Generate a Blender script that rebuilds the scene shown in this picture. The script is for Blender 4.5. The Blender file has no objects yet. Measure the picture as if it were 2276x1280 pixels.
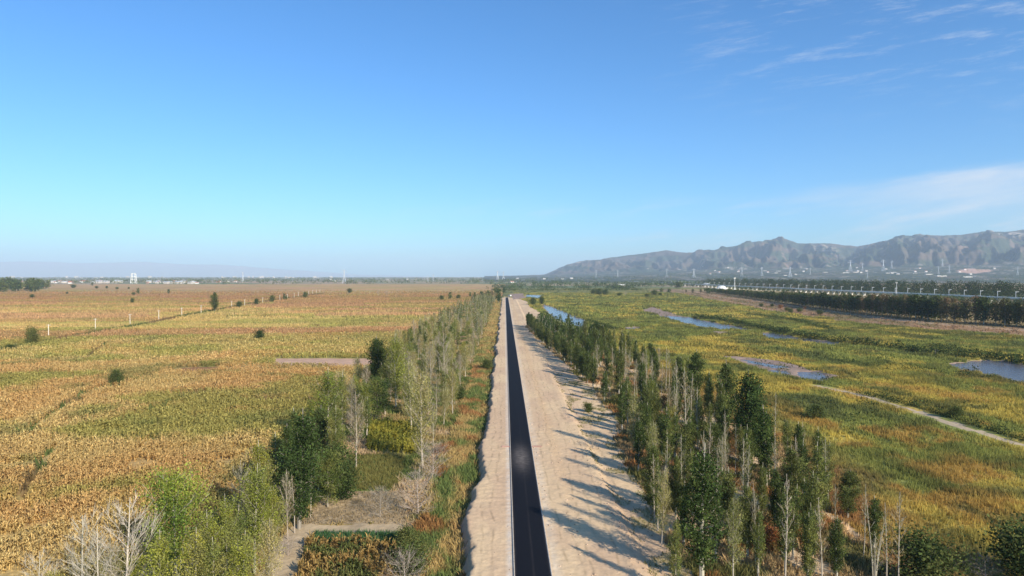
import bpy, math, random
import numpy as np
from mathutils import Vector

# ------------------------------------------------------------------ camera, sky, sun
scene = bpy.context.scene
COL = scene.collection
YAW, PITCH, CAMH, FPX = math.radians(0.611), math.radians(1.03), 32.0, 1500.0
cam_data = bpy.data.cameras.new("camera")
cam_data.sensor_width = 36.0
cam_data.lens = FPX / 2276.0 * 36.0
cam_data.clip_start = 0.5
cam_data.clip_end = 60000.0
cam = bpy.data.objects.new("camera", cam_data)
COL.objects.link(cam)
cam.location = (0, 0, CAMH)
FWD = np.array([math.sin(YAW) * math.cos(PITCH), math.cos(YAW) * math.cos(PITCH), -math.sin(PITCH)])
RGT = np.array([math.cos(YAW), -math.sin(YAW), 0.0])
UPV = np.cross(RGT, FWD)
cam.rotation_euler = Vector(FWD).to_track_quat('-Z', 'Y').to_euler()
scene.camera = cam

SUN_EL = math.radians(26.0)
sun_vec = Vector((0.61 * math.cos(SUN_EL), -0.792 * math.cos(SUN_EL), math.sin(SUN_EL)))
sd = bpy.data.lights.new("sun", 'SUN')
sd.energy = 5.0
sd.angle = math.radians(0.5)
sd.color = (1.0, 0.90, 0.74)
sun = bpy.data.objects.new("sun", sd)
COL.objects.link(sun)
sun.rotation_euler = (-sun_vec).to_track_quat('-Z', 'Y').to_euler()
sun.location = (40, -80, 80)

world = bpy.data.worlds.new("World")
scene.world = world
world.use_nodes = True
SKY_STRENGTH = 0.10
CLOUD_VALUE = 6.0


def build_world():
    nt = world.node_tree
    N, L = nt.nodes, nt.links
    N.clear()
    out = N.new('ShaderNodeOutputWorld')
    bg = N.new('ShaderNodeBackground')
    bg.inputs['Strength'].default_value = SKY_STRENGTH
    L.new(bg.outputs[0], out.inputs[0])
    sky = N.new('ShaderNodeTexSky')
    sky.sky_type = 'NISHITA'
    sky.sun_disc = False
    sky.sun_elevation = SUN_EL
    sky.sun_rotation = math.atan2(sun_vec.x, sun_vec.y)
    sky.altitude = 700
    sky.air_density = 1.0
    sky.dust_density = 1.5
    sky.ozone_density = 2.2
    hs = N.new('ShaderNodeHueSaturation')
    hs.inputs['Saturation'].default_value = 1.08
    tint = N.new('ShaderNodeVectorMath')
    tint.operation = 'MULTIPLY'
    tint.inputs[1].default_value = (.71, 1.05, 1.35)
    L.new(sky.outputs[0], tint.inputs[0])
    L.new(tint.outputs[0], hs.inputs['Color'])
    tc = N.new('ShaderNodeTexCoord')
    sp = N.new('ShaderNodeSeparateXYZ')
    L.new(tc.outputs['Generated'], sp.inputs[0])

    def m(op, a, b=None, c=None, clamp=False):
        n = N.new('ShaderNodeMath')
        n.operation = op
        n.use_clamp = clamp
        for k, v in enumerate((a, b, c)):
            if v is None:
                continue
            if isinstance(v, (int, float)):
                n.inputs[k].default_value = v
            else:
                L.new(v, n.inputs[k])
        return n.outputs[0]

    def sstep(v, a, b):
        n = N.new('ShaderNodeMapRange')
        n.interpolation_type = 'SMOOTHSTEP'
        L.new(v, n.inputs[0])
        n.inputs[1].default_value = a
        n.inputs[2].default_value = b
        return n.outputs[0]
    yy = m('MAXIMUM', sp.outputs[1], 0.05)
    p = m('DIVIDE', sp.outputs[0], yy)
    q = m('DIVIDE', sp.outputs[2], yy)
    front = sstep(sp.outputs[1], 0.1, 0.3)
    cmb = N.new('ShaderNodeCombineXYZ')
    L.new(m('MULTIPLY', p, 5.0), cmb.inputs[0])
    L.new(m('ADD', m('MULTIPLY', q, 34.0), m('MULTIPLY', p, -5.5)), cmb.inputs[1])
    nz = N.new('ShaderNodeTexNoise')
    nz.inputs['Scale'].default_value = 1.0
    nz.inputs['Detail'].default_value = 8.0
    nz.inputs['Roughness'].default_value = 0.62
    L.new(cmb.outputs[0], nz.inputs[0])
    noise = nz.outputs[0]
    nz2 = N.new('ShaderNodeTexNoise')
    nz2.inputs['Scale'].default_value = 1.5
    nz2.inputs['Detail'].default_value = 8.0
    nz2.inputs['Roughness'].default_value = 0.7
    L.new(cmb.outputs[0], nz2.inputs[0])
    # bank of cirrus low on the right: crisp upper edge, soft below
    edge = m('ADD', m('MULTIPLY', m('SUBTRACT', p, 0.42), 0.125), 0.130)
    edge = m('ADD', edge, m('MULTIPLY', m('SUBTRACT', noise, 0.5), 0.022))
    d = m('SUBTRACT', edge, q)
    top = sstep(d, -0.004, 0.016)
    wid = m('ADD', 0.050, m('MULTIPLY', m('SUBTRACT', p, 0.4), 0.16))
    fall = m('SUBTRACT', 1.0, sstep(m('DIVIDE', d, m('MAXIMUM', wid, 0.01)), 0.15, 1.25))
    c1 = m('MULTIPLY', m('MULTIPLY', top, fall), sstep(p, 0.34, 0.72))
    c1 = m('MULTIPLY', c1, m('ADD', -0.15, m('MULTIPLY', noise, 1.45)))
    # thin wisps high on the right
    c2 = m('MULTIPLY', sstep(nz2.outputs[0], 0.48, 0.80), sstep(p, 0.12, 0.45))
    c2 = m('MULTIPLY', m('MULTIPLY', c2, sstep(q, 0.20, 0.34)), 0.42)
    # long faint streaks above the horizon
    c3 = m('MULTIPLY', sstep(noise, 0.45, 0.75), m('MULTIPLY', sstep(q, 0.03, 0.06), m('SUBTRACT', 1.0, sstep(q, 0.09, 0.13))))
    c3 = m('MULTIPLY', m('MULTIPLY', c3, sstep(p, -0.35, 0.35)), 0.42)
    al = m('MULTIPLY', m('ADD', m('ADD', c1, c2), c3, clamp=True), front, clamp=True)
    mix = N.new('ShaderNodeMix')
    mix.data_type = 'RGBA'
    L.new(al, mix.inputs[0])
    L.new(hs.outputs[0], mix.inputs[6])
    mix.inputs[7].default_value = (CLOUD_VALUE * 0.95, CLOUD_VALUE, CLOUD_VALUE * 1.08, 1)
    L.new(mix.outputs[2], bg.inputs[0])


build_world()
scene.view_settings.view_transform = 'Standard'
scene.view_settings.look = 'None'
scene.view_settings.exposure = 0.5
scene.view_settings.gamma = 1.0
scene.render.engine = 'CYCLES'
cy = scene.cycles
cy.max_bounces = 6
cy.diffuse_bounces = 3
cy.glossy_bounces = 2
cy.transmission_bounces = 2
cy.volume_bounces = 1
cy.transparent_max_bounces = 4
cy.use_denoising = True
cy.use_adaptive_sampling = False
cy.sample_clamp_indirect = 6.0

rng = np.random.default_rng(7)
random.seed(7)

# ------------------------------------------------------------------ numeric helpers


def _h(ix, iy, s):
    n = (ix.astype(np.int64) * 374761393 + iy.astype(np.int64) * 668265263 + s * 974634777) & 0xFFFFFFFF
    n = ((n ^ (n >> 13)) * 1274126177) & 0xFFFFFFFF
    n = (n ^ (n >> 16)) & 0xFFFFFFFF
    return n / 4294967295.0


def vn(x, y, s=0):
    x = np.asarray(x, float)
    y = np.asarray(y, float)
    ix, iy = np.floor(x), np.floor(y)
    fx, fy = x - ix, y - iy
    fx = fx * fx * (3 - 2 * fx)
    fy = fy * fy * (3 - 2 * fy)
    a, b = _h(ix, iy, s), _h(ix + 1, iy, s)
    c, d = _h(ix, iy + 1, s), _h(ix + 1, iy + 1, s)
    return (a + (b - a) * fx) * (1 - fy) + (c + (d - c) * fx) * fy


def fbm(x, y, s=0, o=4, g=0.5):
    t, a, w = 0, 1.0, 0
    for k in range(o):
        t = t + a * vn(x * 2 ** k + 17.3 * k, y * 2 ** k - 9.1 * k, s + k)
        w += a
        a *= g
    return t / w


def ss(x, a, b):
    t = np.clip((x - a) / (b - a), 0, 1)
    return t * t * (3 - 2 * t)


def inpoly(x, y, P):
    r = np.zeros(np.shape(x), bool)
    n = len(P)
    for i in range(n):
        x0, y0 = P[i]
        x1, y1 = P[(i + 1) % n]
        if y0 == y1:
            continue
        c = ((y0 > y) != (y1 > y)) & (x < (x1 - x0) * (y - y0) / (y1 - y0) + x0)
        r ^= c
    return r


def segdist(x, y, P, closed):
    d = np.full(np.shape(x), 1e9)
    n = len(P)
    for i in range(n if closed else n - 1):
        x0, y0 = P[i]
        x1, y1 = P[(i + 1) % n]
        dx, dy = x1 - x0, y1 - y0
        t = np.clip(((x - x0) * dx + (y - y0) * dy) / (dx * dx + dy * dy + 1e-9), 0, 1)
        d = np.minimum(d, np.hypot(x - x0 - t * dx, y - y0 - t * dy))
    return d


def g0(u, v, z=-1.5):
    """ground point at height z seen at photo pixel u, v"""
    r = FWD + RGT * (u - 1138) / FPX - UPV * (v - 640) / FPX
    t = (z - CAMH) / r[2]
    return (r[0] * t, r[1] * t)


def proj(x, y, z):
    d = np.array([x, y, z - CAMH])
    f = d @ FWD
    return 1138 + FPX * (d @ RGT) / f, 640 - FPX * (d @ UPV) / f


PX = lambda pts, z=-1.5: [g0(u, v, z) for u, v in pts]
# ------------------------------------------------------------------ land layout
ROAD_X0, ROAD_X1, ROAD_END = 1.08, 4.92, 1010.0
RIVERS = [PX(p, -1.75) for p in (
    [(1203, 677), (1222, 680), (1258, 695), (1298, 711), (1302, 729), (1275, 727), (1262, 722), (1232, 712), (1210, 695)],
    [(1466, 703), (1490, 703), (1530, 705), (1575, 715), (1640, 726), (1675, 736), (1600, 732), (1560, 728), (1510, 716)],
    [(1695, 740), (1720, 741), (1780, 752), (1850, 760), (1910, 769), (1850, 768), (1780, 759), (1700, 752)],
    [(2112, 809), (2160, 802), (2220, 802), (2276, 813), (2360, 832), (2370, 870), (2276, 853), (2230, 841), (2180, 831), (2140, 825)],
    [(1650, 799), (1700, 806), (1745, 815), (1730, 821), (1660, 806)],
    [(1712, 824), (1745, 823), (1748, 830), (1722, 832)],
    [(1772, 827), (1815, 826), (1838, 836), (1832, 846), (1785, 842)],
    [(1168, 655), (1205, 656), (1200, 664), (1168, 661)],
    [(2062, 776), (2080, 778), (2112, 786), (2080, 788)],
    [(1385, 728), (1420, 727), (1425, 732), (1395, 733)])]
MUD = [PX(p) for p in (
    [(1428, 690), (1450, 682), (1475, 690), (1520, 704), (1480, 706)],
    [(1134, 653), (1165, 652), (1172, 664), (1140, 668)],
    [(1560, 735), (1640, 738), (1600, 745)],
    [(1600, 790), (1720, 800), (1850, 835), (1830, 850), (1700, 822)])]
TRACK = PX([(1820, 858), (1870, 868), (1950, 887), (2050, 919), (2150, 953), (2276, 990), (2420, 1030)])
LEVEE = PX([(1560, 648), (1600, 653), (1700, 668), (1800, 684), (1900, 696), (2000, 707), (2100, 716), (2276, 727), (2500, 742)], .7)
LEVX = np.array([p[0] for p in LEVEE])[::-1]
LEVY = np.array([p[1] for p in LEVEE])[::-1]
WEEDLINE = PX([(-120, 800), (0, 778), (120, 758), (240, 735), (340, 718), (405, 703), (470, 692), (560, 675), (640, 663), (720, 652)])
FIELD_LINES = [PX(q) for q in ([(60, 965), (180, 882), (245, 858), (340, 836)], [(330, 918), (400, 890), (480, 860)], [(195, 798), (235, 765)], [(120, 1000), (40, 1120)], [(540, 893), (700, 896)],
                               [(450, 703), (620, 704), (760, 706), (905, 708)], [(180, 700), (258, 697)], [(530, 651), (620, 652)], [(-20, 702), (40, 697)], [(925, 690), (1010, 692)],
                               [(850, 673), (980, 676)], [(700, 723), (716, 734)], [(0, 682), (80, 681)], [(540, 670), (400, 672)])]
STRIPED = PX([(530, 800), (612, 798), (612, 824), (522, 824)])
PLOTS = {
    'bare': PX([(612, 797), (810, 796), (842, 806), (836, 818), (612, 813)]),
    'brown': PX([(375, 827), (405, 817), (497, 815), (470, 829)]),
    'dry': PX([(735, 1092), (895, 1092), (905, 1165), (660, 1168)]),
    'path': PX([(660, 1168), (900, 1166), (890, 1186), (690, 1190), (660, 1290), (560, 1300), (625, 1190)]),
    'green': PX([(700, 1186), (890, 1186), (890, 1214), (680, 1210)]),
    'gcorn': PX([(680, 1214), (885, 1214), (880, 1330), (650, 1330)]),
    'ycorn': PX([(825, 940), (935, 948), (945, 1012), (815, 1005)]),
    'lawn': PX([(775, 1012), (905, 1012), (885, 1090), (755, 1090)]),
    'lawn2': PX([(950, 855), (985, 855), (985, 900), (940, 900)]),
    'shed': PX([(370, 606), (371, 606), (371, 607)]),
}
XL_Y = np.array([-60, 60, 85, 110, 140, 180, 260, 380, 550, 850, 1100, 1101])
XL_X = np.array([-50, -46, -36, -38, -42, -42, -46, -50, -50, -42, -30, 0])
XR0_Y = np.array([-60, 60, 85, 95, 115, 150, 165, 240, 335, 430, 431])
XR0_X = np.array([20, 20, 20, 20, 21, 24.5, 26, 23.5, 17, 14, 40])
XR1_X = np.array([40, 40, 44, 48, 52, 53, 53, 53, 46, 30, 39])
XS_Y = np.array([431, 470, 520, 620, 700, 850, 950, 1010])
XS_X = np.array([30, 31, 33, 31, 27, 29, 22, 8])


def xl(y): return np.interp(y, XL_Y, XL_X)
def xr0(y): return np.interp(y, XR0_Y, XR0_X)
def xr1(y): return np.interp(y, XR0_Y, XR1_X)


def sand_edge(y):
    return np.where(y < 431, xr0(y), np.interp(y, XS_Y, XS_X))


def bank_edge(y):
    e = -3.6 + 1.3 * (fbm(y / 13.0, 0 * y, 3, 3) - 0.5) * 2 + 0.9 * (fbm(y / 1.7, 0 * y, 5, 4, .65) - 0.5)
    return e - 0.9 * np.exp(-((y - 86) / 10.0) ** 2)


def river_depth(x, y):
    dep = np.zeros(np.shape(x))
    for P in RIVERS:
        A = np.array(P)
        k = (x > A[:, 0].min() - 14) & (x < A[:, 0].max() + 14) & (y > A[:, 1].min() - 14) & (y < A[:, 1].max() + 14)
        if not k.any():
            continue
        xx, yy = x[k], y[k]
        s = segdist(xx, yy, P, True)
        s = np.where(inpoly(xx, yy, P), s, -s)
        s = s + (fbm(xx / 5, yy / 9, 31, 4, .6) - 0.5) * 8
        dep[k] = np.maximum(dep[k], ss(s, -1.5, 2.0))
    return dep


def H(x, y):
    x = np.asarray(x, float)
    y = np.asarray(y, float)
    x, y = np.broadcast_arrays(x, y)
    e = bank_edge(y)
    Lf = ss(x + .35 * (vn(y / .9, x / .7, 13) - .5), e - 1.1, e)
    z = -1.5 + 1.5 * Lf
    z = z - 0.5 * np.exp(-((x - (e - 2.6)) / 1.3) ** 2) * (1 - Lf)
    R = 1 - 0.32 * ss(x, 15.2, 16.6) - 0.68 * ss(x, 17, 60)
    z = np.where(x > 4, -1.5 + 1.5 * R, z)
    near = 1 - ss(y, 900, 1350)
    z = -1.5 + (z + 1.5) * near
    road = ss(np.abs(x - 3.0), 2.1, 3.2)
    rough = (fbm(x / 6, y / 6, 11, 4) - 0.5)
    amp = np.where((x > -4.5) & (x < 17), 0.07, 0.45)
    z = z + rough * amp * road
    # tyre ridges and graded windrows in the sand
    sandm = ss(x, e, e + 0.8) * (1 - ss(x, 14.4, 15.2)) * road
    z = z + sandm * near * (0.06 * (vn(x * 0.5, y * 2.3, 21) - 0.5) + 0.22 * np.exp(-((x - 14.6 - 0.5 * np.sin(y / 17)) / 0.35) ** 2) * vn(y / 1.5, 0 * y, 8))
    z = z + sandm * near * 0.05 * np.exp(-((x - 8.4 - 0.3 * np.sin(y / 11)) / 0.5) ** 2) * vn(y / 2.5, 0 * y, 9)
    # levee on the far side of the river flats
    k = (x > 230) & (x < 560) & (y > 250) & (y < 2000)
    if k.any():
        lx = np.interp(y[k], LEVY, LEVX)
        dd = x[k] - lx
        z = np.array(z)
        z[k] += 2.2 * ss(dd, -34, -6) * ss(y[k], 250, 420) * (1 - ss(y[k], 1500, 2000))
    z = z + 4.0 * ss(x, 620, 680) * ss(y, 500, 700) * (1 - ss(y, 2600, 3000))
    # river bed
    z = z - 0.75 * river_depth(x, y)
    return z


def Hs(x, y):
    return float(H(np.array([x]), np.array([y]))[0])


def gp(u, v):
    z = -1.5
    for _ in range(8):
        x, y = g0(u, v, z)
        z = 0.5 * z + 0.5 * Hs(x, y)
    x, y = g0(u, v, z)
    return x, y, Hs(x, y)


def height_for(y, z, v_top):
    """height above z of what reaches photo row v_top at depth y"""
    return CAMH + (613 - v_top) / FPX * y - z


# colours ------------------------------------------------------------------
def C(*c): return np.array(c, float)


def mix(a, b, t):
    t = np.asarray(t)[..., None]
    return a * (1 - t) + b * t


TAN, ORANGE, OLIVE, GREEN = C(.52, .375, .155), C(.52, .335, .135), C(.33, .295, .085), C(.17, .19, .06)
PINKTAN = C(.49, .27, .125)


def corn_color(x, y):
    c = mix(TAN, ORANGE, ss(fbm(x / 26, y / 34, 41, 4), .35, .66))
    c = mix(c, PINKTAN, 0.85 * ss(y, 260, 1100))
    g = ss(fbm(x / 38 + 3, y / 30, 51, 5, .6), .47, .60)
    g = g * (1 - 0.55 * ss(y, 250, 900))
    c = mix(c, OLIVE, g * 0.9)
    c = mix(c, GREEN, 0.55 * ss(fbm(x / 14, y / 11, 61, 4, .6), .56, .72) * (1 - 0.6 * ss(y, 300, 900)))
    # land parcels
    a = 0.16
    xx, yy = x * math.cos(a) + y * math.sin(a), -x * math.sin(a) + y * math.cos(a)
    yy = yy + 6 * (vn(xx / 80, yy / 200, 71) - .5)
    w = 44.0
    row = np.floor(yy / w)
    xo = xx + _h(row, row * 0, 77) * 150
    cell = _h(np.floor(xo / 130), row, 73)
    cell2 = _h(np.floor(xo / 130), row, 74)
    far = ss(y, 150, 350)
    c = c * (1 + (0.30 * (cell - 0.5)) * far)[..., None]
    c = mix(c, OLIVE * 1.15, 0.38 * far * (cell2 > 0.68))
    c = mix(c, C(.50, .28, .15), 0.6 * far * (cell2 < 0.22))
    fr = np.abs(yy / w - np.round(yy / w)) * w
    ln = (fr < 1.6) & (_h(np.floor(xo / 60), np.round(yy / w), 79) > .62)
    c = mix(c, C(.13, .11, .045), 0.55 * far * ln)
    return np.clip(c, 0.01, 0.9)


MY, MG, MO, MD, MR = C(.44, .345, .08), C(.225, .235, .062), C(.42, .25, .07), C(.10, .115, .045), C(.28, .12, .06)


def meadow_color(x, y):
    n1 = fbm(x / 21, y / 30, 101, 5, .6)
    n2 = fbm(x / 9 + 5, y / 14, 111, 4, .6)
    n3 = fbm(x / 5, y / 6, 121, 3)
    g = ss(n1 + 0.12 * ss(y, 180, 420), .44, .60)
    c = mix(MY, MG, g)
    c = mix(c, MO, 0.8 * ss(n2, .54, .68) * (1 - ss(y, 120, 330) * .6))
    c = mix(c, MD, 0.7 * ss(fbm(x / 16, y / 20, 131, 4, .6), .55, .66))
    c = mix(c, C(.085, .09, .035), 0.42 * ss(fbm(x / 7, y / 8, 133, 4, .7), .57, .64))
    c = c * (0.8 + 0.4 * n3)[..., None]
    edge = 1 - ss(x - xr1(y), 0, 16)
    c = mix(c, C(.36, .20, .08), 0.6 * edge * (y < 240))
    c = mix(c, MR, 0.6 * edge * ss(fbm(x / 7, y / 7, 141, 3), .5, .65) * (y < 140))
    return c


SAND, SAND2 = C(.66, .475, .285), C(.58, .40, .25)


def sand_color(x, y):
    c = mix(SAND, SAND2, ss(fbm(x / 4, y / 15, 151, 4), .35, .7))
    c = c * (0.93 + 0.14 * fbm(x / .9, y / 2.6, 155, 3))[..., None]
    c = mix(c, C(.66, .56, .44), 0.5 * np.exp(-((x - 5.6) / .55) ** 2) * (.4 + vn(x * 2, y * 2, 5)))
    c = mix(c, C(.66, .60, .52), 0.7 * np.exp(-((x - .7) / .35) ** 2) * (.4 + vn(x * 2, y * 2, 6)))
    c = mix(c, C(.60, .40, .22), 0.5 * np.exp(-((x - 9.3) / .9) ** 2) * ss(y, 60, 140))
    rim = ss(bank_edge(y) + 0.6 - x, 0, 1.4)
    c = mix(c, C(.40, .27, .19), 0.6 * rim)
    strip = ss(x, 15.5, 17) * ss(fbm(x / 3, y / 4, 161, 4, .6), .52, .64) * (y < 210)
    c = mix(c, C(.33, .28, .12), 0.65 * strip)
    return c


def ditch_color(x, y):
    n = fbm(x / 3, y / 7, 171, 4, .6)
    c = mix(C(.42, .30, .12), C(.14, .18, .055), ss(n, .40, .58))
    c = mix(c, C(.33, .15, .06), 0.8 * ss(fbm(x / 3.5, y / 6, 181, 3), .56, .68))
    return mix(c, C(.46, .32, .13), .5 * ss(y, 160, 420))


def floor_color(x, y):
    n = fbm(x / 6, y / 8, 191, 4, .6)
    c = mix(C(.40, .28, .14), C(.16, .15, .05), ss(n, .40, .60))
    c = mix(c, C(.38, .17, .06), 0.8 * ss(fbm(x / 5, y / 5, 195, 4), .55, .66))
    c = mix(c, SAND * .9, ss(fbm(x / 9, y / 11, 197, 3), .58, .64) * (x > 0))
    return c


def strip_color(x, y):
    n = fbm(x / 6, y / 8, 201, 4, .6)
    c = mix(C(.33, .24, .10), C(.13, .16, .045), ss(n, .40, .58))
    c = mix(c, C(.42, .30, .17), ss(fbm(x / 8, y / 9, 205, 3), .60, .68))
    return c


def far_color(x, y):
    a = -0.3
    xx, yy = x * math.cos(a) + y * math.sin(a), -x * math.sin(a) + y * math.cos(a)
    row = np.floor(yy / 130 + 1.5 * vn(xx / 500, yy / 500, 3))
    cell = _h(np.floor(xx / 260 + _h(row, row * 0, 5) * 9), row, 211)
    c = mix(C(.34, .25, .15), C(.14, .17, .07), ss(cell, .35, .6))
    c = mix(c, C(.46, .30, .20), ss(cell, .82, .84))
    return c * (0.8 + 0.4 * fbm(x / 50, y / 80, 213, 3))[..., None]


def levee_color(x, y):
    n = fbm(x / 8, y / 25, 221, 4)
    c = mix(C(.33, .20, .11), C(.21, .16, .07), ss(n, .4, .65))
    c = mix(c, C(.16, .12, .06), .6 * ss(x - np.interp(y, LEVY, LEVX), -14, -3))
    d = x - np.interp(y, LEVY, LEVX)
    c = mix(c, C(.50, .34, .23), 0.85 * np.exp(-((d + 14 + 8 * np.sin(y / 140)) / 2.2) ** 2))
    c = mix(c, C(.50, .34, .23), 0.7 * np.exp(-((d + 38 + 5 * np.sin(y / 70)) / 1.6) ** 2))
    return c


def mud_color(x, y):
    return mix(C(.24, .165, .13), C(.36, .26, .20), fbm(x / 6, y / 12, 231, 3))


def zone_of(x, y):
    """what covers the ground at each point; small integers"""
    w = (fbm(x / 2.2, y / 2.2, 241, 3) - .5)
    W = (fbm(x / 11, y / 16, 243, 3) - .5)
    z = np.zeros(x.shape, int)
    XLe = xl(y) + 4 * W
    z[(x < XLe) & (y < 2750 + 500 * W)] = 1
    e = bank_edge(y)
    z[(x >= XLe) & (x < e - 1.2 + w) & (y < 1300)] = 4
    z[(x >= -11.5 + 3 * W) & (x < e - 1.1 + 0.9 * w) & (y < 1010)] = 3
    s_r = sand_edge(y) + 3 * w + 3 * W
    z[(x >= e - 1.1 + 0.9 * w) & (x < s_r) & (y < 1010)] = 2
    z[(x >= s_r) & (y < 1900)] = 6
    z[(x >= s_r) & (x < xr1(y) + 9 * W) & (y < 431)] = 5
    z[(x >= e - 1) & (x < s_r) & (y >= 1010) & (y < 1900)] = 6
    lx = np.interp(y, LEVY, LEVX)
    z[(x > lx - 44 + 14 * W - 10 * ss(y, 600, 1000)) & (x < lx + 4) & (y < 1600)] = 7
    z[(x >= lx + 4) & (x < 640) & (y < 1600)] = 8
    z[(x >= 640)] = 0
    for P in MUD:
        A = np.array(P)
        k = (x > A[:, 0].min() - 6) & (x < A[:, 0].max() + 6) & (y > A[:, 1].min() - 6) & (y < A[:, 1].max() + 6)
        s = segdist(x[k], y[k], P, True)
        s = np.where(inpoly(x[k], y[k], P), s, -s) + 7 * W[k]
        zz = z[k]
        zz[s > 0] = 9
        z[k] = zz
    k = (river_depth(x, y) > .15) & (z == 6)
    z[k] = 9
    k = (x > 50) & (x < 300) & (y < 260)
    s = segdist(x[k], y[k], TRACK, False) + 1.2 * w[k]
    zz = z[k]
    zz[s < 1.15] = 10
    z[k] = zz
    for n, code in (('bare', 11), ('brown', 12), ('dry', 13), ('path', 14), ('green', 15), ('gcorn', 16), ('ycorn', 17), ('lawn', 18), ('lawn2', 18)):
        P = PLOTS[n]
        A = np.array(P)
        k = (x > A[:, 0].min() - 2) & (x < A[:, 0].max() + 2) & (y > A[:, 1].min() - 2) & (y < A[:, 1].max() + 2)
        xx, yy = x[k], y[k]
        s = segdist(xx, yy, P, True)
        s = np.where(inpoly(xx, yy, P), s, -s) + 1.0 * w[k]
        zz = z[k]
        zz[s > 0] = code
        z[k] = zz
    return z


def zone_color(code, x, y):
    if code == 1:
        return corn_color(x, y)
    if code == 2:
        return sand_color(x, y)
    if code == 3:
        return ditch_color(x, y)
    if code == 4:
        return strip_color(x, y)
    if code == 5:
        return floor_color(x, y)
    if code == 6:
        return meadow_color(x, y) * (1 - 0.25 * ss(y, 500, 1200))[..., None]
    if code == 7:
        return levee_color(x, y)
    if code == 8:
        return mix(C(.36, .25, .13), C(.27, .22, .09), fbm(x / 20, y / 60, 251, 3))
    if code == 9:
        return mud_color(x, y)
    base = {10: C(.45, .35, .23), 11: C(.50, .32, .22), 12: C(.30, .155, .07), 13: C(.36, .27, .165), 14: C(.44, .335, .21),
            15: C(.12, .17, .06), 16: C(.30, .22, .10), 17: C(.24, .22, .07), 18: C(.13, .18, .045)}.get(code)
    if base is not None:
        n = fbm(x / 2, y / 2, 261, 3)
        return base * (.75 + .5 * n)[..., None]
    return far_color(x, y)


# ------------------------------------------------------------------ materials
def new_mat(name):
    m = bpy.data.materials.new(name)
    m.use_nodes = True
    nt = m.node_tree
    nt.nodes.clear()
    out = nt.nodes.new('ShaderNodeOutputMaterial')
    return m, nt, out


def ground_mat(name, grain=3.0, lo=.72, hi=1.28, bump=.12, bscale=1.5, rough=.95, stretch=(1, 1, 1), detail=5):
    m, nt, out = new_mat(name)
    N, L = nt.nodes, nt.links
    at = N.new('ShaderNodeAttribute')
    at.attribute_name = 'Col'
    tc = N.new('ShaderNodeTexCoord')
    mp = N.new('ShaderNodeMapping')
    mp.inputs['Scale'].default_value = stretch
    L.new(tc.outputs['Object'], mp.inputs[0])
    nz = N.new('ShaderNodeTexNoise')
    nz.inputs['Scale'].default_value = grain
    nz.inputs['Detail'].default_value = detail
    nz.inputs['Roughness'].default_value = .7
    L.new(mp.outputs[0], nz.inputs[0])
    mr = N.new('ShaderNodeMapRange')
    mr.inputs[1].default_value, mr.inputs[2].default_value = .3, .7
    mr.inputs[3].default_value, mr.inputs[4].default_value = lo, hi
    L.new(nz.outputs[0], mr.inputs[0])
    mul = N.new('ShaderNodeVectorMath')
    mul.operation = 'SCALE'
    L.new(at.outputs['Color'], mul.inputs[0])
    L.new(mr.outputs[0], mul.inputs['Scale'])
    b = N.new('ShaderNodeBsdfPrincipled')
    b.inputs['Roughness'].default_value = rough
    b.inputs['Specular IOR Level'].default_value = .15
    L.new(mul.outputs[0], b.inputs['Base Color'])
    bp = N.new('ShaderNodeBump')
    bp.inputs['Strength'].default_value = 1
    bp.inputs['Distance'].default_value = bump
    nz2 = N.new('ShaderNodeTexNoise')
    nz2.inputs['Scale'].default_value = bscale
    nz2.inputs['Detail'].default_value = 6
    L.new(mp.outputs[0], nz2.inputs[0])
    L.new(nz2.outputs[0], bp.inputs['Height'])
    L.new(bp.outputs[0], b.inputs['Normal'])
    L.new(b.outputs[0], out.inputs[0])
    return m


def leaf_mat(name, transl=.3, var=.25):
    m, nt, out = new_mat(name)
    N, L = nt.nodes, nt.links
    at = N.new('ShaderNodeAttribute')
    at.attribute_name = 'Col'
    oi = N.new('ShaderNodeObjectInfo')
    mr = N.new('ShaderNodeMapRange')
    mr.inputs[3].default_value, mr.inputs[4].default_value = 1 - var, 1 + var
    L.new(oi.outputs['Random'], mr.inputs[0])
    hs = N.new('ShaderNodeHueSaturation')
    L.new(at.outputs['Color'], hs.inputs['Color'])
    L.new(mr.outputs[0], hs.inputs['Value'])
    mh = N.new('ShaderNodeMapRange')
    mh.inputs[3].default_value, mh.inputs[4].default_value = .5 + .03 * var * 4, .5 - .03 * var * 4
    L.new(oi.outputs['Random'], mh.inputs[0])
    L.new(mh.outputs[0], hs.inputs['Hue'])
    d = N.new('ShaderNodeBsdfDiffuse')
    t = N.new('ShaderNodeBsdfTranslucent')
    L.new(hs.outputs[0], d.inputs[0])
    L.new(hs.outputs[0], t.inputs[0])
    mx = N.new('ShaderNodeMixShader')
    mx.inputs[0].default_value = transl
    L.new(d.outputs[0], mx.inputs[1])
    L.new(t.outputs[0], mx.inputs[2])
    L.new(mx.outputs[0], out.inputs[0])
    return m


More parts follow.
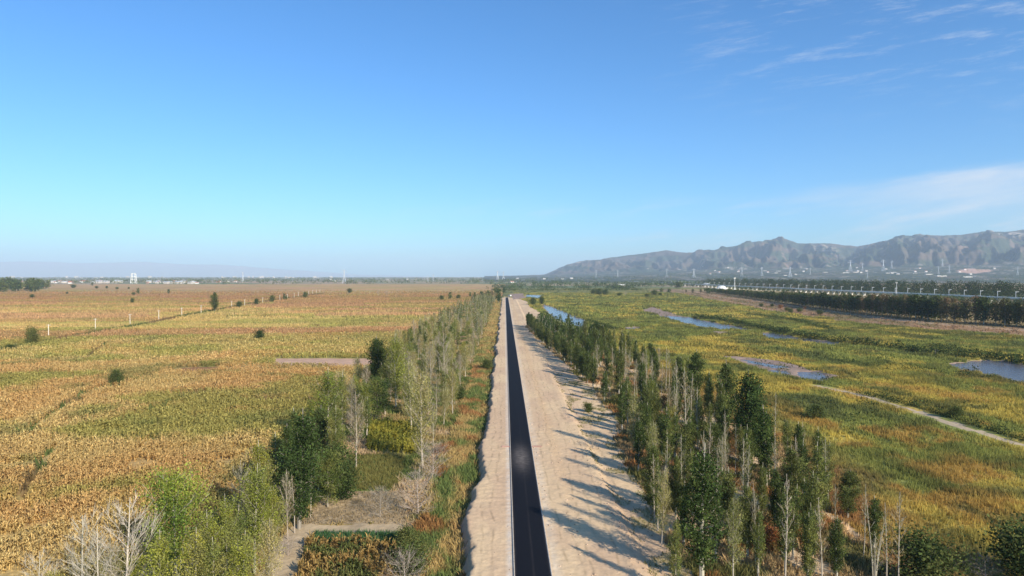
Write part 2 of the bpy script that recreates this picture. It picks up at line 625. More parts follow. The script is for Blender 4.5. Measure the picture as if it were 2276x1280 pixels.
def plain_mat(name, col, rough=.7, metal=0.0, grain=None, lo=.8, hi=1.2):
    m, nt, out = new_mat(name)
    N, L = nt.nodes, nt.links
    b = N.new('ShaderNodeBsdfPrincipled')
    b.inputs['Roughness'].default_value = rough
    b.inputs['Metallic'].default_value = metal
    tc = N.new('ShaderNodeTexCoord')
    nz = N.new('ShaderNodeTexNoise')
    nz.inputs['Scale'].default_value = grain or .6
    nz.inputs['Detail'].default_value = 5
    L.new(tc.outputs['Object'], nz.inputs[0])
    mr = N.new('ShaderNodeMapRange')
    mr.inputs[1].default_value, mr.inputs[2].default_value = .3, .7
    mr.inputs[3].default_value, mr.inputs[4].default_value = lo, hi
    L.new(nz.outputs[0], mr.inputs[0])
    mul = N.new('ShaderNodeVectorMath')
    mul.operation = 'SCALE'
    mul.inputs[0].default_value = col[:3]
    L.new(mr.outputs[0], mul.inputs['Scale'])
    L.new(mul.outputs[0], b.inputs['Base Color'])
    L.new(b.outputs[0], out.inputs[0])
    return m


def water_mat():
    m, nt, out = new_mat('river_water')
    N, L = nt.nodes, nt.links
    b = N.new('ShaderNodeBsdfPrincipled')
    b.inputs['Base Color'].default_value = (.11, .105, .12, 1)
    b.inputs['Roughness'].default_value = .13
    b.inputs['IOR'].default_value = 1.33
    tc = N.new('ShaderNodeTexCoord')
    mp = N.new('ShaderNodeMapping')
    mp.inputs['Scale'].default_value = (1, .35, 1)
    L.new(tc.outputs['Object'], mp.inputs[0])
    nz = N.new('ShaderNodeTexNoise')
    nz.inputs['Scale'].default_value = 1.1
    nz.inputs['Detail'].default_value = 5
    L.new(mp.outputs[0], nz.inputs[0])
    bp = N.new('ShaderNodeBump')
    bp.inputs['Distance'].default_value = .28
    L.new(nz.outputs[0], bp.inputs['Height'])
    L.new(bp.outputs[0], b.inputs['Normal'])
    L.new(b.outputs[0], out.inputs[0])
    return m


def asphalt_mat():
    m, nt, out = new_mat('asphalt')
    N, L = nt.nodes, nt.links
    b = N.new('ShaderNodeBsdfPrincipled')
    b.inputs['Roughness'].default_value = .85
    b.inputs['Specular IOR Level'].default_value = .12
    tc = N.new('ShaderNodeTexCoord')
    sp = N.new('ShaderNodeSeparateXYZ')
    L.new(tc.outputs['Object'], sp.inputs[0])

    def m_(op, a, b_=None, clamp=False):
        n = N.new('ShaderNodeMath')
        n.operation = op
        n.use_clamp = clamp
        for k, v in enumerate((a, b_)):
            if v is None:
                continue
            if isinstance(v, (int, float)):
                n.inputs[k].default_value = v
            else:
                L.new(v, n.inputs[k])
        return n.outputs[0]

    def nz(sc, st=(1, 1, 1), det=5):
        mp = N.new('ShaderNodeMapping')
        mp.inputs['Scale'].default_value = st
        L.new(tc.outputs['Object'], mp.inputs[0])
        n = N.new('ShaderNodeTexNoise')
        n.inputs['Scale'].default_value = sc
        n.inputs['Detail'].default_value = det
        L.new(mp.outputs[0], n.inputs[0])
        return n.outputs[0]

    def gauss(v, c, w):
        d = m_('DIVIDE', m_('SUBTRACT', v, c), w)
        return m_('EXPONENT', m_('MULTIPLY', m_('MULTIPLY', d, d), -1.0))
    fine = nz(14)
    streak = nz(2.2, (1, .12, 1))
    # pale dust along the crown of the road and a wider dusty patch
    c1 = m_('MULTIPLY', gauss(sp.outputs[0], 3.12, .13), m_('MULTIPLY', streak, 1.6))
    patch = m_('MULTIPLY', gauss(sp.outputs[1], 118.0, 7.0), m_('MULTIPLY', gauss(sp.outputs[0], 2.9, 1.3), m_('MULTIPLY', nz(1.2), 1.5)))
    near = m_('SUBTRACT', 1.0, m_('DIVIDE', sp.outputs[1], 170.0), clamp=True)
    dust = m_('ADD', m_('MULTIPLY', m_('MULTIPLY', c1, near), .13), m_('MULTIPLY', patch, .8), clamp=True)
    dust = m_('ADD', dust, m_('MULTIPLY', m_('GREATER_THAN', fine, .66), .12), clamp=True)
    edge = m_('ADD', gauss(sp.outputs[0], ROAD_X0, .12), gauss(sp.outputs[0], ROAD_X1, .10))
    dust = m_('ADD', dust, m_('MULTIPLY', m_('MULTIPLY', edge, .4), streak), clamp=True)
    mixn = N.new('ShaderNodeMix')
    mixn.data_type = 'RGBA'
    L.new(dust, mixn.inputs[0])
    mixn.inputs[6].default_value = (.0060, .0064, .0100, 1)
    mixn.inputs[7].default_value = (.20, .17, .15, 1)
    L.new(mixn.outputs[2], b.inputs['Base Color'])
    bp = N.new('ShaderNodeBump')
    bp.inputs['Distance'].default_value = .01
    L.new(fine, bp.inputs['Height'])
    L.new(bp.outputs[0], b.inputs['Normal'])
    L.new(b.outputs[0], out.inputs[0])
    return m


M_FIELD = ground_mat('field_soil', 1.3, .6, 1.35, .3, 1.2)
M_SAND = ground_mat('sand', 1.7, .86, 1.14, .16, .8, stretch=(.9, .8, 1), detail=8)


def add_ruts(m):
    nt = m.node_tree
    N, L = nt.nodes, nt.links
    bs = next(n for n in N if n.type == 'BSDF_PRINCIPLED')
    colr = bs.inputs['Base Color'].links[0].from_socket
    tc = next(n for n in N if n.type == 'TEX_COORD')
    sp = N.new('ShaderNodeSeparateXYZ')
    L.new(tc.outputs['Object'], sp.inputs[0])

    def m_(op, a, b=None, clamp=False):
        n = N.new('ShaderNodeMath')
        n.operation = op
        n.use_clamp = clamp
        for k, v in enumerate((a, b)):
            if v is None:
                continue
            if isinstance(v, (int, float)):
                n.inputs[k].default_value = v
            else:
                L.new(v, n.inputs[k])
        return n.outputs[0]
    tot = None
    wob = N.new('ShaderNodeTexNoise')
    wob.inputs['Scale'].default_value = .09
    L.new(tc.outputs['Object'], wob.inputs[0])
    brk = N.new('ShaderNodeTexNoise')
    brk.inputs['Scale'].default_value = .35
    brk.inputs['Detail'].default_value = 6
    L.new(tc.outputs['Object'], brk.inputs[0])
    for c, am, ph in ((7.1, 1.2, 0.), (8.7, 1.2, 0.), (10.6, 2.6, 1.3), (12.2, 2.6, 1.3), (13.3, 1.8, 2.2), (16.6, 1.5, .4), (17.9, 1.5, .4), (-1.2, .9, 1.), (-2.5, .9, 1.)):
        x0 = m_('ADD', m_('MULTIPLY', m_('SINE', m_('ADD', m_('MULTIPLY', sp.outputs[1], .045), ph)), am * .4), c)
        x0 = m_('ADD', x0, m_('MULTIPLY', m_('SUBTRACT', wob.outputs[0], .5), 2.5))
        d = m_('DIVIDE', m_('SUBTRACT', sp.outputs[0], x0), .16)
        g = m_('EXPONENT', m_('MULTIPLY', m_('MULTIPLY', d, d), -1.0))
        tot = g if tot is None else m_('ADD', tot, g)
    mr = N.new('ShaderNodeMapRange')
    mr.inputs[1].default_value, mr.inputs[2].default_value = .42, .62
    L.new(brk.outputs[0], mr.inputs[0])
    tot = m_('MULTIPLY', tot, mr.outputs[0], True)
    sc = N.new('ShaderNodeVectorMath')
    sc.operation = 'SCALE'
    L.new(colr, sc.inputs[0])
    L.new(m_('SUBTRACT', 1.0, m_('MULTIPLY', tot, .30)), sc.inputs['Scale'])
    L.new(sc.outputs[0], bs.inputs['Base Color'])


add_ruts(M_SAND)
M_SOIL = ground_mat('bare_soil', 1.7, .86, 1.14, .16, .8, detail=8)
M_GRASS = ground_mat('grass_ground', 1.1, .62, 1.38, .35, .9)
M_FAR = ground_mat('far_land', .05, .8, 1.2, 1.0, .03)
M_HILL = ground_mat('hill_rock', .012, .78, 1.22, 14, .012, detail=9)
M_LEAF = leaf_mat('foliage')
M_STALK = leaf_mat('crop_leaf', .38, 0.0)
M_BARK = leaf_mat('bark', 0.0, .12)
M_ASPH = asphalt_mat()
M_WATER = water_mat()
M_CONC = plain_mat('concrete', (.42, .36, .30), .85, grain=2.0)
M_CONC2 = plain_mat('pale_concrete', (.72, .69, .62), .8, grain=.4)
M_POLE = plain_mat('pole_concrete', (.66, .60, .50), .8)
M_STEEL = plain_mat('galvanised_steel', (.50, .52, .54), .5, .2)
M_WHITE = plain_mat('white_paint', (.62, .61, .58), .5)
M_WALL = plain_mat('pale_render', (.48, .43, .38), .8)
M_WALLR = plain_mat('brick_wall', (.42, .24, .18), .8)
M_ROOFR = plain_mat('red_tiles', (.36, .15, .10), .8)
M_ROOFG = plain_mat('grey_roof', (.42, .44, .47), .6)
M_DARK = plain_mat('dark_rubber', (.03, .03, .035), .6)
M_GLASS = plain_mat('dark_glass', (.04, .05, .06), .15)


# ------------------------------------------------------------------ mesh helpers
def npmesh(name, V, F, mat, col=None, smooth=False):
    V = np.ascontiguousarray(V, dtype=np.float32)
    F = np.ascontiguousarray(F, dtype=np.int32)
    k = F.shape[1]
    me = bpy.data.meshes.new(name)
    me.vertices.add(len(V))
    me.vertices.foreach_set('co', V.ravel())
    me.loops.add(F.size)
    me.loops.foreach_set('vertex_index', F.ravel())
    me.polygons.add(len(F))
    me.polygons.foreach_set('loop_start', np.arange(0, F.size, k, dtype=np.int32))
    me.polygons.foreach_set('loop_total', np.full(len(F), k, dtype=np.int32))
    if smooth:
        me.polygons.foreach_set('use_smooth', np.ones(len(F), bool))
    if col is not None:
        a = me.color_attributes.new('Col', 'FLOAT_COLOR', 'POINT')
        c4 = np.ones((len(V), 4), np.float32)
        c4[:, :3] = col
        a.data.foreach_set('color', c4.ravel())
    me.materials.append(mat)
    me.update(calc_edges=True)
    return me


def link(name, me, parent=None, label=None, category=None, kind=None, group=None, loc=None):
    o = bpy.data.objects.new(name, me)
    COL.objects.link(o)
    if parent is not None:
        o.parent = parent
    if loc is not None:
        o.location = loc
    tag(o, label, category, kind, group)
    return o


def tag(o, label=None, category=None, kind=None, group=None):
    if label:
        o['label'] = label
    if category:
        o['category'] = category
    if kind:
        o['kind'] = kind
    if group:
        o['group'] = group
    return o


def empty(name, loc, rz=0.0, scale=None):
    o = bpy.data.objects.new(name, None)
    o.empty_display_size = .5
    COL.objects.link(o)
    o.location = loc
    o.rotation_euler = (0, 0, rz)
    if scale is not None:
        o.scale = scale
    return o


class MB:
    """collects boxes, bars and tubes into one mesh"""

    def __init__(s):
        s.V, s.F, s.n = [], [], 0
        s.c = []

    def add(s, V, F, c=(1, 1, 1)):
        V = np.asarray(V, float)
        for f in F:
            s.F.append(tuple(i + s.n for i in f))
        s.V.append(V)
        s.c.append(np.tile(np.asarray(c, float), (len(V), 1)))
        s.n += len(V)

    def box(s, x0, x1, y0, y1, z0, z1, c=(1, 1, 1)):
        V = [(x, y, z) for z in (z0, z1) for x, y in ((x0, y0), (x1, y0), (x1, y1), (x0, y1))]
        s.add(V, [(3, 2, 1, 0), (4, 5, 6, 7), (0, 1, 5, 4), (1, 2, 6, 5), (2, 3, 7, 6), (3, 0, 4, 7)], c)

    def tube(s, P, R, k=5, c=(1, 1, 1), cap=True):
        P = np.asarray(P, float)
        V = []
        for i, p in enumerate(P):
            t = P[min(i + 1, len(P) - 1)] - P[max(i - 1, 0)]
            t = t / (np.linalg.norm(t) + 1e-9)
            a = np.cross(t, (0, 0, 1.0) if abs(t[2]) < .9 else (1.0, 0, 0))
            a /= np.linalg.norm(a) + 1e-9
            b = np.cross(t, a)
            r = R[i] if hasattr(R, '__len__') else R
            for j in range(k):
                th = 2 * math.pi * j / k
                V.append(p + r * (math.cos(th) * a + math.sin(th) * b))
        F = []
        for i in range(len(P) - 1):
            for j in range(k):
                F.append((i * k + j, i * k + (j + 1) % k, (i + 1) * k + (j + 1) % k, (i + 1) * k + j))
        if cap:
            F.append(tuple(range(k))[::-1])
            F.append(tuple(range((len(P) - 1) * k, len(P) * k)))
        s.add(V, F, c)

    def mesh(s, name, mat):
        me = bpy.data.meshes.new(name)
        V = np.concatenate(s.V)
        me.from_pydata([tuple(v) for v in V], [], s.F)
        a = me.color_attributes.new('Col', 'FLOAT_COLOR', 'POINT')
        c4 = np.ones((len(V), 4), np.float32)
        c4[:, :3] = np.concatenate(s.c)
        a.data.foreach_set('color', c4.ravel())
        me.materials.append(mat)
        me.update()
        return me


# ------------------------------------------------------------------ ground sheet
def geo(a, b, r):
    out = [a]
    while out[-1] < b:
        out.append(out[-1] * (1 + r))
    return np.array(out[1:])


XP = np.concatenate([np.arange(0, 60, .5), np.arange(60, 70, .6), geo(70, 1500, .0115), geo(1550, 21000, .045)])
XS = np.concatenate([-XP[:0:-1], XP])
XS = np.unique(np.round(np.concatenate([XS[(XS < -7) | (XS > -2)], np.arange(-7, -1.9, .2)]), 4))
YS = np.concatenate([np.arange(-60, 30, 6.), np.arange(30, 60, 1.5), np.arange(60, 180, .45), geo(180, 2900, .0062), geo(3000, 23500, .035)])


def build_ground():
    X, Y = np.meshgrid(XS, YS)
    Z = H(X.ravel(), Y.ravel()).reshape(X.shape)
    cx = (X[:-1, :-1] + X[1:, 1:]) / 2
    cyy = (Y[:-1, :-1] + Y[1:, 1:]) / 2
    zone = zone_of(cx.ravel(), cyy.ravel())
    nx = X.shape[1]
    i = np.arange(X.shape[0] - 1)[:, None] * nx + np.arange(nx - 1)[None, :]
    Q = np.stack([i, i + 1, i + nx + 1, i + nx], -1).reshape(-1, 4)
    V = np.stack([X.ravel(), Y.ravel(), Z.ravel()], -1)
    names = {0: ('ground', M_FAR), 1: ('corn_field_ground', M_FIELD), 2: ('sandy_verge', M_SAND), 3: ('ditch_bank', M_GRASS), 4: ('woodland_floor', M_GRASS),
             5: ('grove_floor', M_GRASS), 6: ('river_meadow', M_GRASS), 7: ('levee_slope', M_GRASS), 8: ('dry_grassland', M_GRASS), 9: ('mud_flat', M_SOIL), 10: ('dirt_track', M_SOIL),
             11: ('bare_plot', M_SOIL), 12: ('ploughed_plot', M_FIELD), 13: ('dry_grass_plot', M_GRASS), 14: ('earth_path', M_SOIL), 15: ('vegetable_plot', M_GRASS),
             16: ('garden_plot', M_FIELD), 17: ('maize_plot', M_FIELD), 18: ('grass_plot', M_GRASS)}
    for code, (nm, mt) in names.items():
        q = Q[zone == code]
        if not len(q):
            continue
        idx, inv = np.unique(q.ravel(), return_inverse=True)
        v = V[idx]
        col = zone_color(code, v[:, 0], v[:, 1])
        if code in (1, 16, 17):
            col = col * (.85 + .12 * ss(v[:, 1], 600, 1100))[:, None]
        me = npmesh(nm, v, inv.reshape(-1, 4), mt, col, True)
        link(nm, me, kind='structure')


build_ground()
# water surface: flat sheets just above the dug-out beds
for wi_, P in enumerate(RIVERS):
    A = np.array(P)
    c = A.mean(0)
    d = A - c
    E = c + d * (1 + 13 / np.maximum(np.hypot(d[:, 0], d[:, 1]), 1))[:, None]
    x0, y0 = E.min(0)
    x1, y1 = E.max(0)
    gx, gy = np.linspace(x0, x1, 60), np.linspace(y0, y1, 120)
    X, Y = np.meshgrid(gx, gy)
    cx, cyy = (X[:-1, :-1] + X[1:, 1:]) / 2, (Y[:-1, :-1] + Y[1:, 1:]) / 2
    keep = (H(cx.ravel(), cyy.ravel()) < -1.6)
    i = np.arange(119)[:, None] * 60 + np.arange(59)[None, :]
    Q = np.stack([i, i + 1, i + 61, i + 60], -1).reshape(-1, 4)[keep]
    if len(Q):
        V = np.stack([X.ravel(), Y.ravel(), np.full(X.size, -1.78 - .006 * wi_)], -1)
        idx, inv = np.unique(Q.ravel(), return_inverse=True)
        link('river_water', npmesh('river_water', V[idx], inv.reshape(-1, 4), M_WATER), kind='structure')

# road, edging kerbs
ry = np.concatenate([np.arange(20, 200, 2.), np.arange(200, ROAD_END + 1, 10.)])
V, F = [], []
for k, y in enumerate(ry):
    for x in np.linspace(ROAD_X0, ROAD_X1, 5):
        V.append((x, y, .045 + .03 * (1 - ((x - 3) / 1.92) ** 2) - 0 * y))
zroad = H(np.full(len(ry), 3.0), ry)
V = np.array(V)
V[:, 2] += np.repeat(zroad, 5)
for k in range(len(ry) - 1):
    for j in range(4):
        a = k * 5 + j
        F.append((a, a + 1, a + 6, a + 5))
link('road', npmesh('road', V, np.array(F), M_ASPH, None, True), kind='structure')
for s, (xa, xb) in (('left', (ROAD_X0 - .16, ROAD_X0 - .01)), ('right', (ROAD_X1 + .01, ROAD_X1 + .16))):
    V, F = [], []
    for y, zz in zip(ry, zroad):
        for x, z in ((xa, -.08), (xa, .085), (xb, .085), (xb, -.08)):
            V.append((x, y, z + zz))
    for k in range(len(ry) - 1):
        for j in range(3):
            a = k * 4 + j
            F.append((a, a + 1, a + 5, a + 4))
    link('road_kerb', npmesh('road_kerb', np.array(V), np.array(F), M_CONC), kind='structure')

# ------------------------------------------------------------------ hills
SKY_U = np.array([1080, 1120, 1160, 1210, 1235, 1262, 1290, 1340, 1375, 1430, 1480, 1530, 1590, 1640, 1680, 1705, 1741, 1775, 1850, 1910, 1950, 2000, 2050, 2100, 2150, 2190, 2240, 2276, 2500, 2800, 3300])
SKY_V = np.array([613.5, 613, 612, 610, 600, 588, 580, 577, 570, 563, 556, 562, 555, 545, 537, 537, 529, 540, 541, 547, 541, 529, 521, 525, 520, 513, 514, 510, 500, 505, 520])


def hill_z(p, y):
    u = 1122 + 1500 * p
    Dc = np.interp(u, [1080, 1210, 1500, 2276, 3300], [12500, 11500, 9800, 8000, 7000])
    Df = Dc * np.interp(u, [1080, 1210, 2276], [.72, .70, .64])
    v = np.interp(u, SKY_U, SKY_V) + (fbm(u / 26, u * 0, 301, 4, .6) - .5) * 3.2 * ss(u, 1210, 1320)
    zc = 32 + (613 - v) / 1500 * Dc
    vf = np.interp(u, [1080, 1210, 1500, 1900, 2276, 3300], [613.5, 612, 602, 595, 588, 585])
    zf = 32 + (613 - vf) / 1500 * Df
    Da = 3000.
    ta = np.clip((y - Da) / (Df - Da), 0, 1)
    z = -4 + (zf + 4) * ta ** 1.25
    z = z + 9 * (fbm(p * y / 260, y / 420, 305, 4) - .5) * ss(ta, .1, .5)
    t = np.clip((y - Df) / (Dc - Df), 0, 1)
    s = p * Dc
    body = (zc - zf) * t ** 1.15
    rg = 1 - np.abs(2 * fbm(s / 520 + .4 * vn(s / 900, y / 900, 9), y / 2600, 311, 2) - 1) * 2.4
    rg2 = 1 - np.abs(2 * fbm(s / 190 + y / 2300, y / 900, 315, 3, .55) - 1) * 2.2
    rg3 = 1 - np.abs(2 * fbm(s / 75 + y / 1500, y / 420, 317, 2) - 1) * 2.2
    env = np.sin(np.pi * np.clip(t, 0, 1)) ** .75
    body = body + (zc - zf) * env * (.32 * (rg - .35) + .28 * (rg2 - .4) + .07 * (rg3 - .4))
    body = body + (zc - zf) * ss(t, .03, .3) * (1 - ss(t, .9, 1)) * .05 * (fbm(s / 60, y / 110, 319, 3) - .5)
    z = np.where(y > Df, np.minimum(zf + body, zf + (zc - zf) * (.25 + .80 * t) + 40), z)
    back = np.clip((y - Dc) / (Dc * .35), 0, 1)
    z = np.where(y > Dc, zc - (zc + 20) * back ** 1.2, z)
    return z, t, ta


def build_hills():
    ps = np.linspace(-.03, 1.35, 900)
    tt = np.concatenate([np.linspace(0, .55, 60), np.linspace(.555, 1.12, 230), np.linspace(1.15, 1.34, 12)])
    Pm, T = np.meshgrid(ps, tt)
    u = 1122 + 1500 * Pm
    Dc = np.interp(u, [1080, 1210, 1500, 2276, 3300], [12500, 11500, 9800, 8000, 7000])
    Y = 3000 + T * (Dc - 3000)
    Z, t, ta = hill_z(Pm, Y)
    X = Pm * Y
    s = Pm * Dc
    base = mix(C(.044, .060, .040), C(.110, .082, .062), ss(fbm(s / 300, Z / 70, 331, 4), .4, .62))
    cliff = ss(fbm(s / 170, Z / 26, 341, 4, .6), .50, .62) * ss(t, .5, .72) * ss(fbm(s / 700, s * 0, 345, 3), .38, .58)
    base = mix(base, C(.44, .35, .28), .85 * cliff * (1 - ss(t, .90, .96)))
    base = mix(base, C(.22, .15, .12), .6 * ss(fbm(s / 120, Y / 150, 351, 4, .6), .60, .70) * (t < .6))
    # apron: orchards, terraces, quarry
    q = _h(np.floor(X / 90 + Y / 700), np.floor(Y / 120 + X / 900), 361)
    ap = mix(C(.045, .062, .035), C(.12, .10, .075), ss(q, .45, .8))
    ap = mix(ap, C(.38, .33, .29), ss(fbm(X / 70, Y / 45, 365, 4, .7), .60, .68) * .75)
    ap = mix(ap, C(.035, .055, .03), ss(fbm(X / 160, Y / 300, 367, 4), .5, .6) * .8)
    c = mix(ap, base, ss(t, 0, .08))
    vv = 613 - 1500 * (Z - 32) / Y
    qm = np.exp(-(((u - 2172) / 40) ** 2 + ((vv - 602) / 5.0) ** 2) * 1.0)
    qm = ss(qm + (fbm(X / 40, Y / 60, 371, 3) - .5) * .5, .35, .5)
    c = mix(c, C(.60, .36, .26), qm * .9 * (ta > .4) * (t < .1))
    nx = X.shape[1]
    i = np.arange(X.shape[0] - 1)[:, None] * nx + np.arange(nx - 1)[None, :]
    Q = np.stack([i, i + 1, i + nx + 1, i + nx], -1).reshape(-1, 4)
    V = np.stack([X.ravel(), Y.ravel(), Z.ravel()], -1)
    link('hills', npmesh('hills', V, Q, M_HILL, c.reshape(-1, 3), True), kind='structure')
    # low range far away on the left
    us = np.linspace(-900, 1000, 300)
    sk = np.interp(us, [-900, 0, 60, 200, 330, 400, 520, 600, 700, 800, 1000], [590, 583, 581, 584, 582, 587, 589, 596, 603, 609, 616])
    tt = np.linspace(0, 1, 40)
    U, T = np.meshgrid(us, tt)
    Y = 17500 + T * 6000
    zc = 32 + (613 - np.interp(U, us, sk)) / 1500 * 21500
    prof = np.where(T < .66, (T / .66) ** 1.4, 1 - ((T - .66) / .34) ** 2)
    X = (U - 1122) / 1500 * Y
    Z = -5 + (zc + 5) * prof + 60 * (fbm(X / 900, Y / 1600, 381, 4) - .5) * prof
    nx = X.shape[1]
    i = np.arange(X.shape[0] - 1)[:, None] * nx + np.arange(nx - 1)[None, :]
    Q = np.stack([i, i + 1, i + nx + 1, i + nx], -1).reshape(-1, 4)
    V = np.stack([X.ravel(), Y.ravel(), Z.ravel()], -1)
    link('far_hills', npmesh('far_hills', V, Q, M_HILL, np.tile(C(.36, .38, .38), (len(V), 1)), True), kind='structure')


build_hills()


def land_z(x, y):
    z = Hs(x, y)
    if y > 3000 and x / y > -.03:
        z = max(z, float(hill_z(np.array([x / y]), np.array([float(y)]))[0][0]))
    return z


def gpm(u, v):
    """first land point, hills included, seen at photo pixel u, v"""
    r = FWD + RGT * (u - 1138) / FPX - UPV * (v - 640) / FPX
    t = 600.0
    while t < 14000:
        x, y, z = r[0] * t, r[1] * t, CAMH + r[2] * t
        if land_z(x, y) >= z:
            return x, y, land_z(x, y)
        t *= 1.01
    return None


# ------------------------------------------------------------------ crops and grasses
def blades(px, py, pz, size, width, col, nb, lean=.35, var=.3, twist=None):
    """tufts: nb upright pointed blades each"""
    n = len(px)
    P = np.stack([px, py, pz], -1)
    P = np.repeat(P, nb, 0)
    S = np.repeat(size, nb) * rng.uniform(.65, 1.15, n * nb)
    W = np.repeat(width, nb) * rng.uniform(.6, 1.3, n * nb)
    a = rng.uniform(0, 2 * np.pi, n * nb)
    off = rng.normal(0, 1, (n * nb, 2)) * (np.repeat(width, nb) * .9)[:, None]
    P[:, :2] += off
    d = np.stack([np.cos(a), np.sin(a)], -1)
    l = rng.normal(0, lean, (n * nb, 2)) * S[:, None]
    V = np.zeros((n * nb, 3, 3))
    V[:, 0, :2] = P[:, :2] - d * W[:, None] / 2
    V[:, 1, :2] = P[:, :2] + d * W[:, None] / 2
    V[:, 0, 2] = V[:, 1, 2] = P[:, 2] - .05
    V[:, 2, :2] = P[:, :2] + l
    V[:, 2, 2] = P[:, 2] + S
    c = np.repeat(col, nb, 0) * rng.uniform(1 - var, 1 + var, (n * nb, 1))
    c = np.repeat(c[:, None, :], 3, 1)
    F = np.arange(n * nb * 3).reshape(-1, 3)
    return V.reshape(-1, 3), F, np.clip(c.reshape(-1, 3), .005, .9)


def scatter(x0f, x1f, y0, y1, dens):
    """points with density dens(y) per m2 between two x edges"""
    X, Y = [], []
    y = y0
    while y < y1:
        dy = max(1.0, y * .02)
        a, b = x0f(y), x1f(y)
        n = rng.poisson(max(0, (b - a) * dy * dens(y)))
        X.append(rng.uniform(a, b, n))
        Y.append(rng.uniform(y, y + dy, n))
        y += dy
    return np.concatenate(X), np.concatenate(Y)


def make_stuff(name, parts, mat, label):
    V, F, Cc, n = [], [], [], 0
    for v, f, c in parts:
        V.append(v)
        F.append(f + n)
        Cc.append(c)
        n += len(v)
    me = npmesh(name, np.concatenate(V), np.concatenate(F), mat, np.concatenate(Cc))
    return link(name, me, kind='stuff', label=label)


def corn_plants(px, py, scale, col, thick=1.0):
    """one stem and four arching leaves each, as pointed strips"""
    n = len(px)
    pz = H(px, py)
    V1, F1, C1 = blades(px, py, pz, 1.75 * scale, .10 * scale * (1 + 0 * px), col * .9, 1, .06, .25)
    nb = 7
    P = np.repeat(np.stack([px, py, pz], -1), nb, 0)
    s = np.repeat(scale, nb)
    m = n * nb
    a = rng.uniform(0, 2 * np.pi, m)
    h0 = rng.uniform(.05, 1.15, m) * s
    L = rng.uniform(.40, .80, m) * s
    w = rng.uniform(.06, .13, m) * s * thick
    d = np.stack([np.cos(a), np.sin(a), 0 * a], -1)
    e = np.stack([-np.sin(a), np.cos(a), 0 * a], -1)
    V = np.zeros((m, 4, 3))
    up = np.zeros((m, 3))
    up[:, 2] = 1
    b0 = P + up * h0[:, None]
    mid = b0 + d * (L * .22)[:, None] + up * (L * rng.uniform(.35, .65, m))[:, None]
    tip = b0 + d * (L * rng.uniform(.35, .75, m))[:, None] + up * (L * rng.uniform(-.1, 1.0, m))[:, None]
    V[:, 0] = b0
    V[:, 1] = mid - e * w[:, None] / 2
    V[:, 2] = tip
    V[:, 3] = mid + e * w[:, None] / 2
    c = np.repeat(col, nb, 0) * rng.uniform(.7, 1.3, (m, 1))
    c = np.repeat(c[:, None, :], 4, 1).reshape(-1, 3)
    q = np.arange(m * 4).reshape(-1, 4)
    F = np.concatenate([q[:, [0, 1, 2]], q[:, [0, 2, 3]]])
    return [(V1, F1, C1), (V.reshape(-1, 3), F, np.clip(c, .005, .9))]


def on_row(px, py, pitch, ang=0.0):
    """pull points to planting rows"""
    xr = px * math.cos(ang) + py * math.sin(ang)
    yr = -px * math.sin(ang) + py * math.cos(ang)
    xr = (np.round(xr / pitch) + rng.normal(0, .09, len(px))) * pitch
    return xr * math.cos(ang) - yr * math.sin(ang), xr * math.sin(ang) + yr * math.cos(ang)


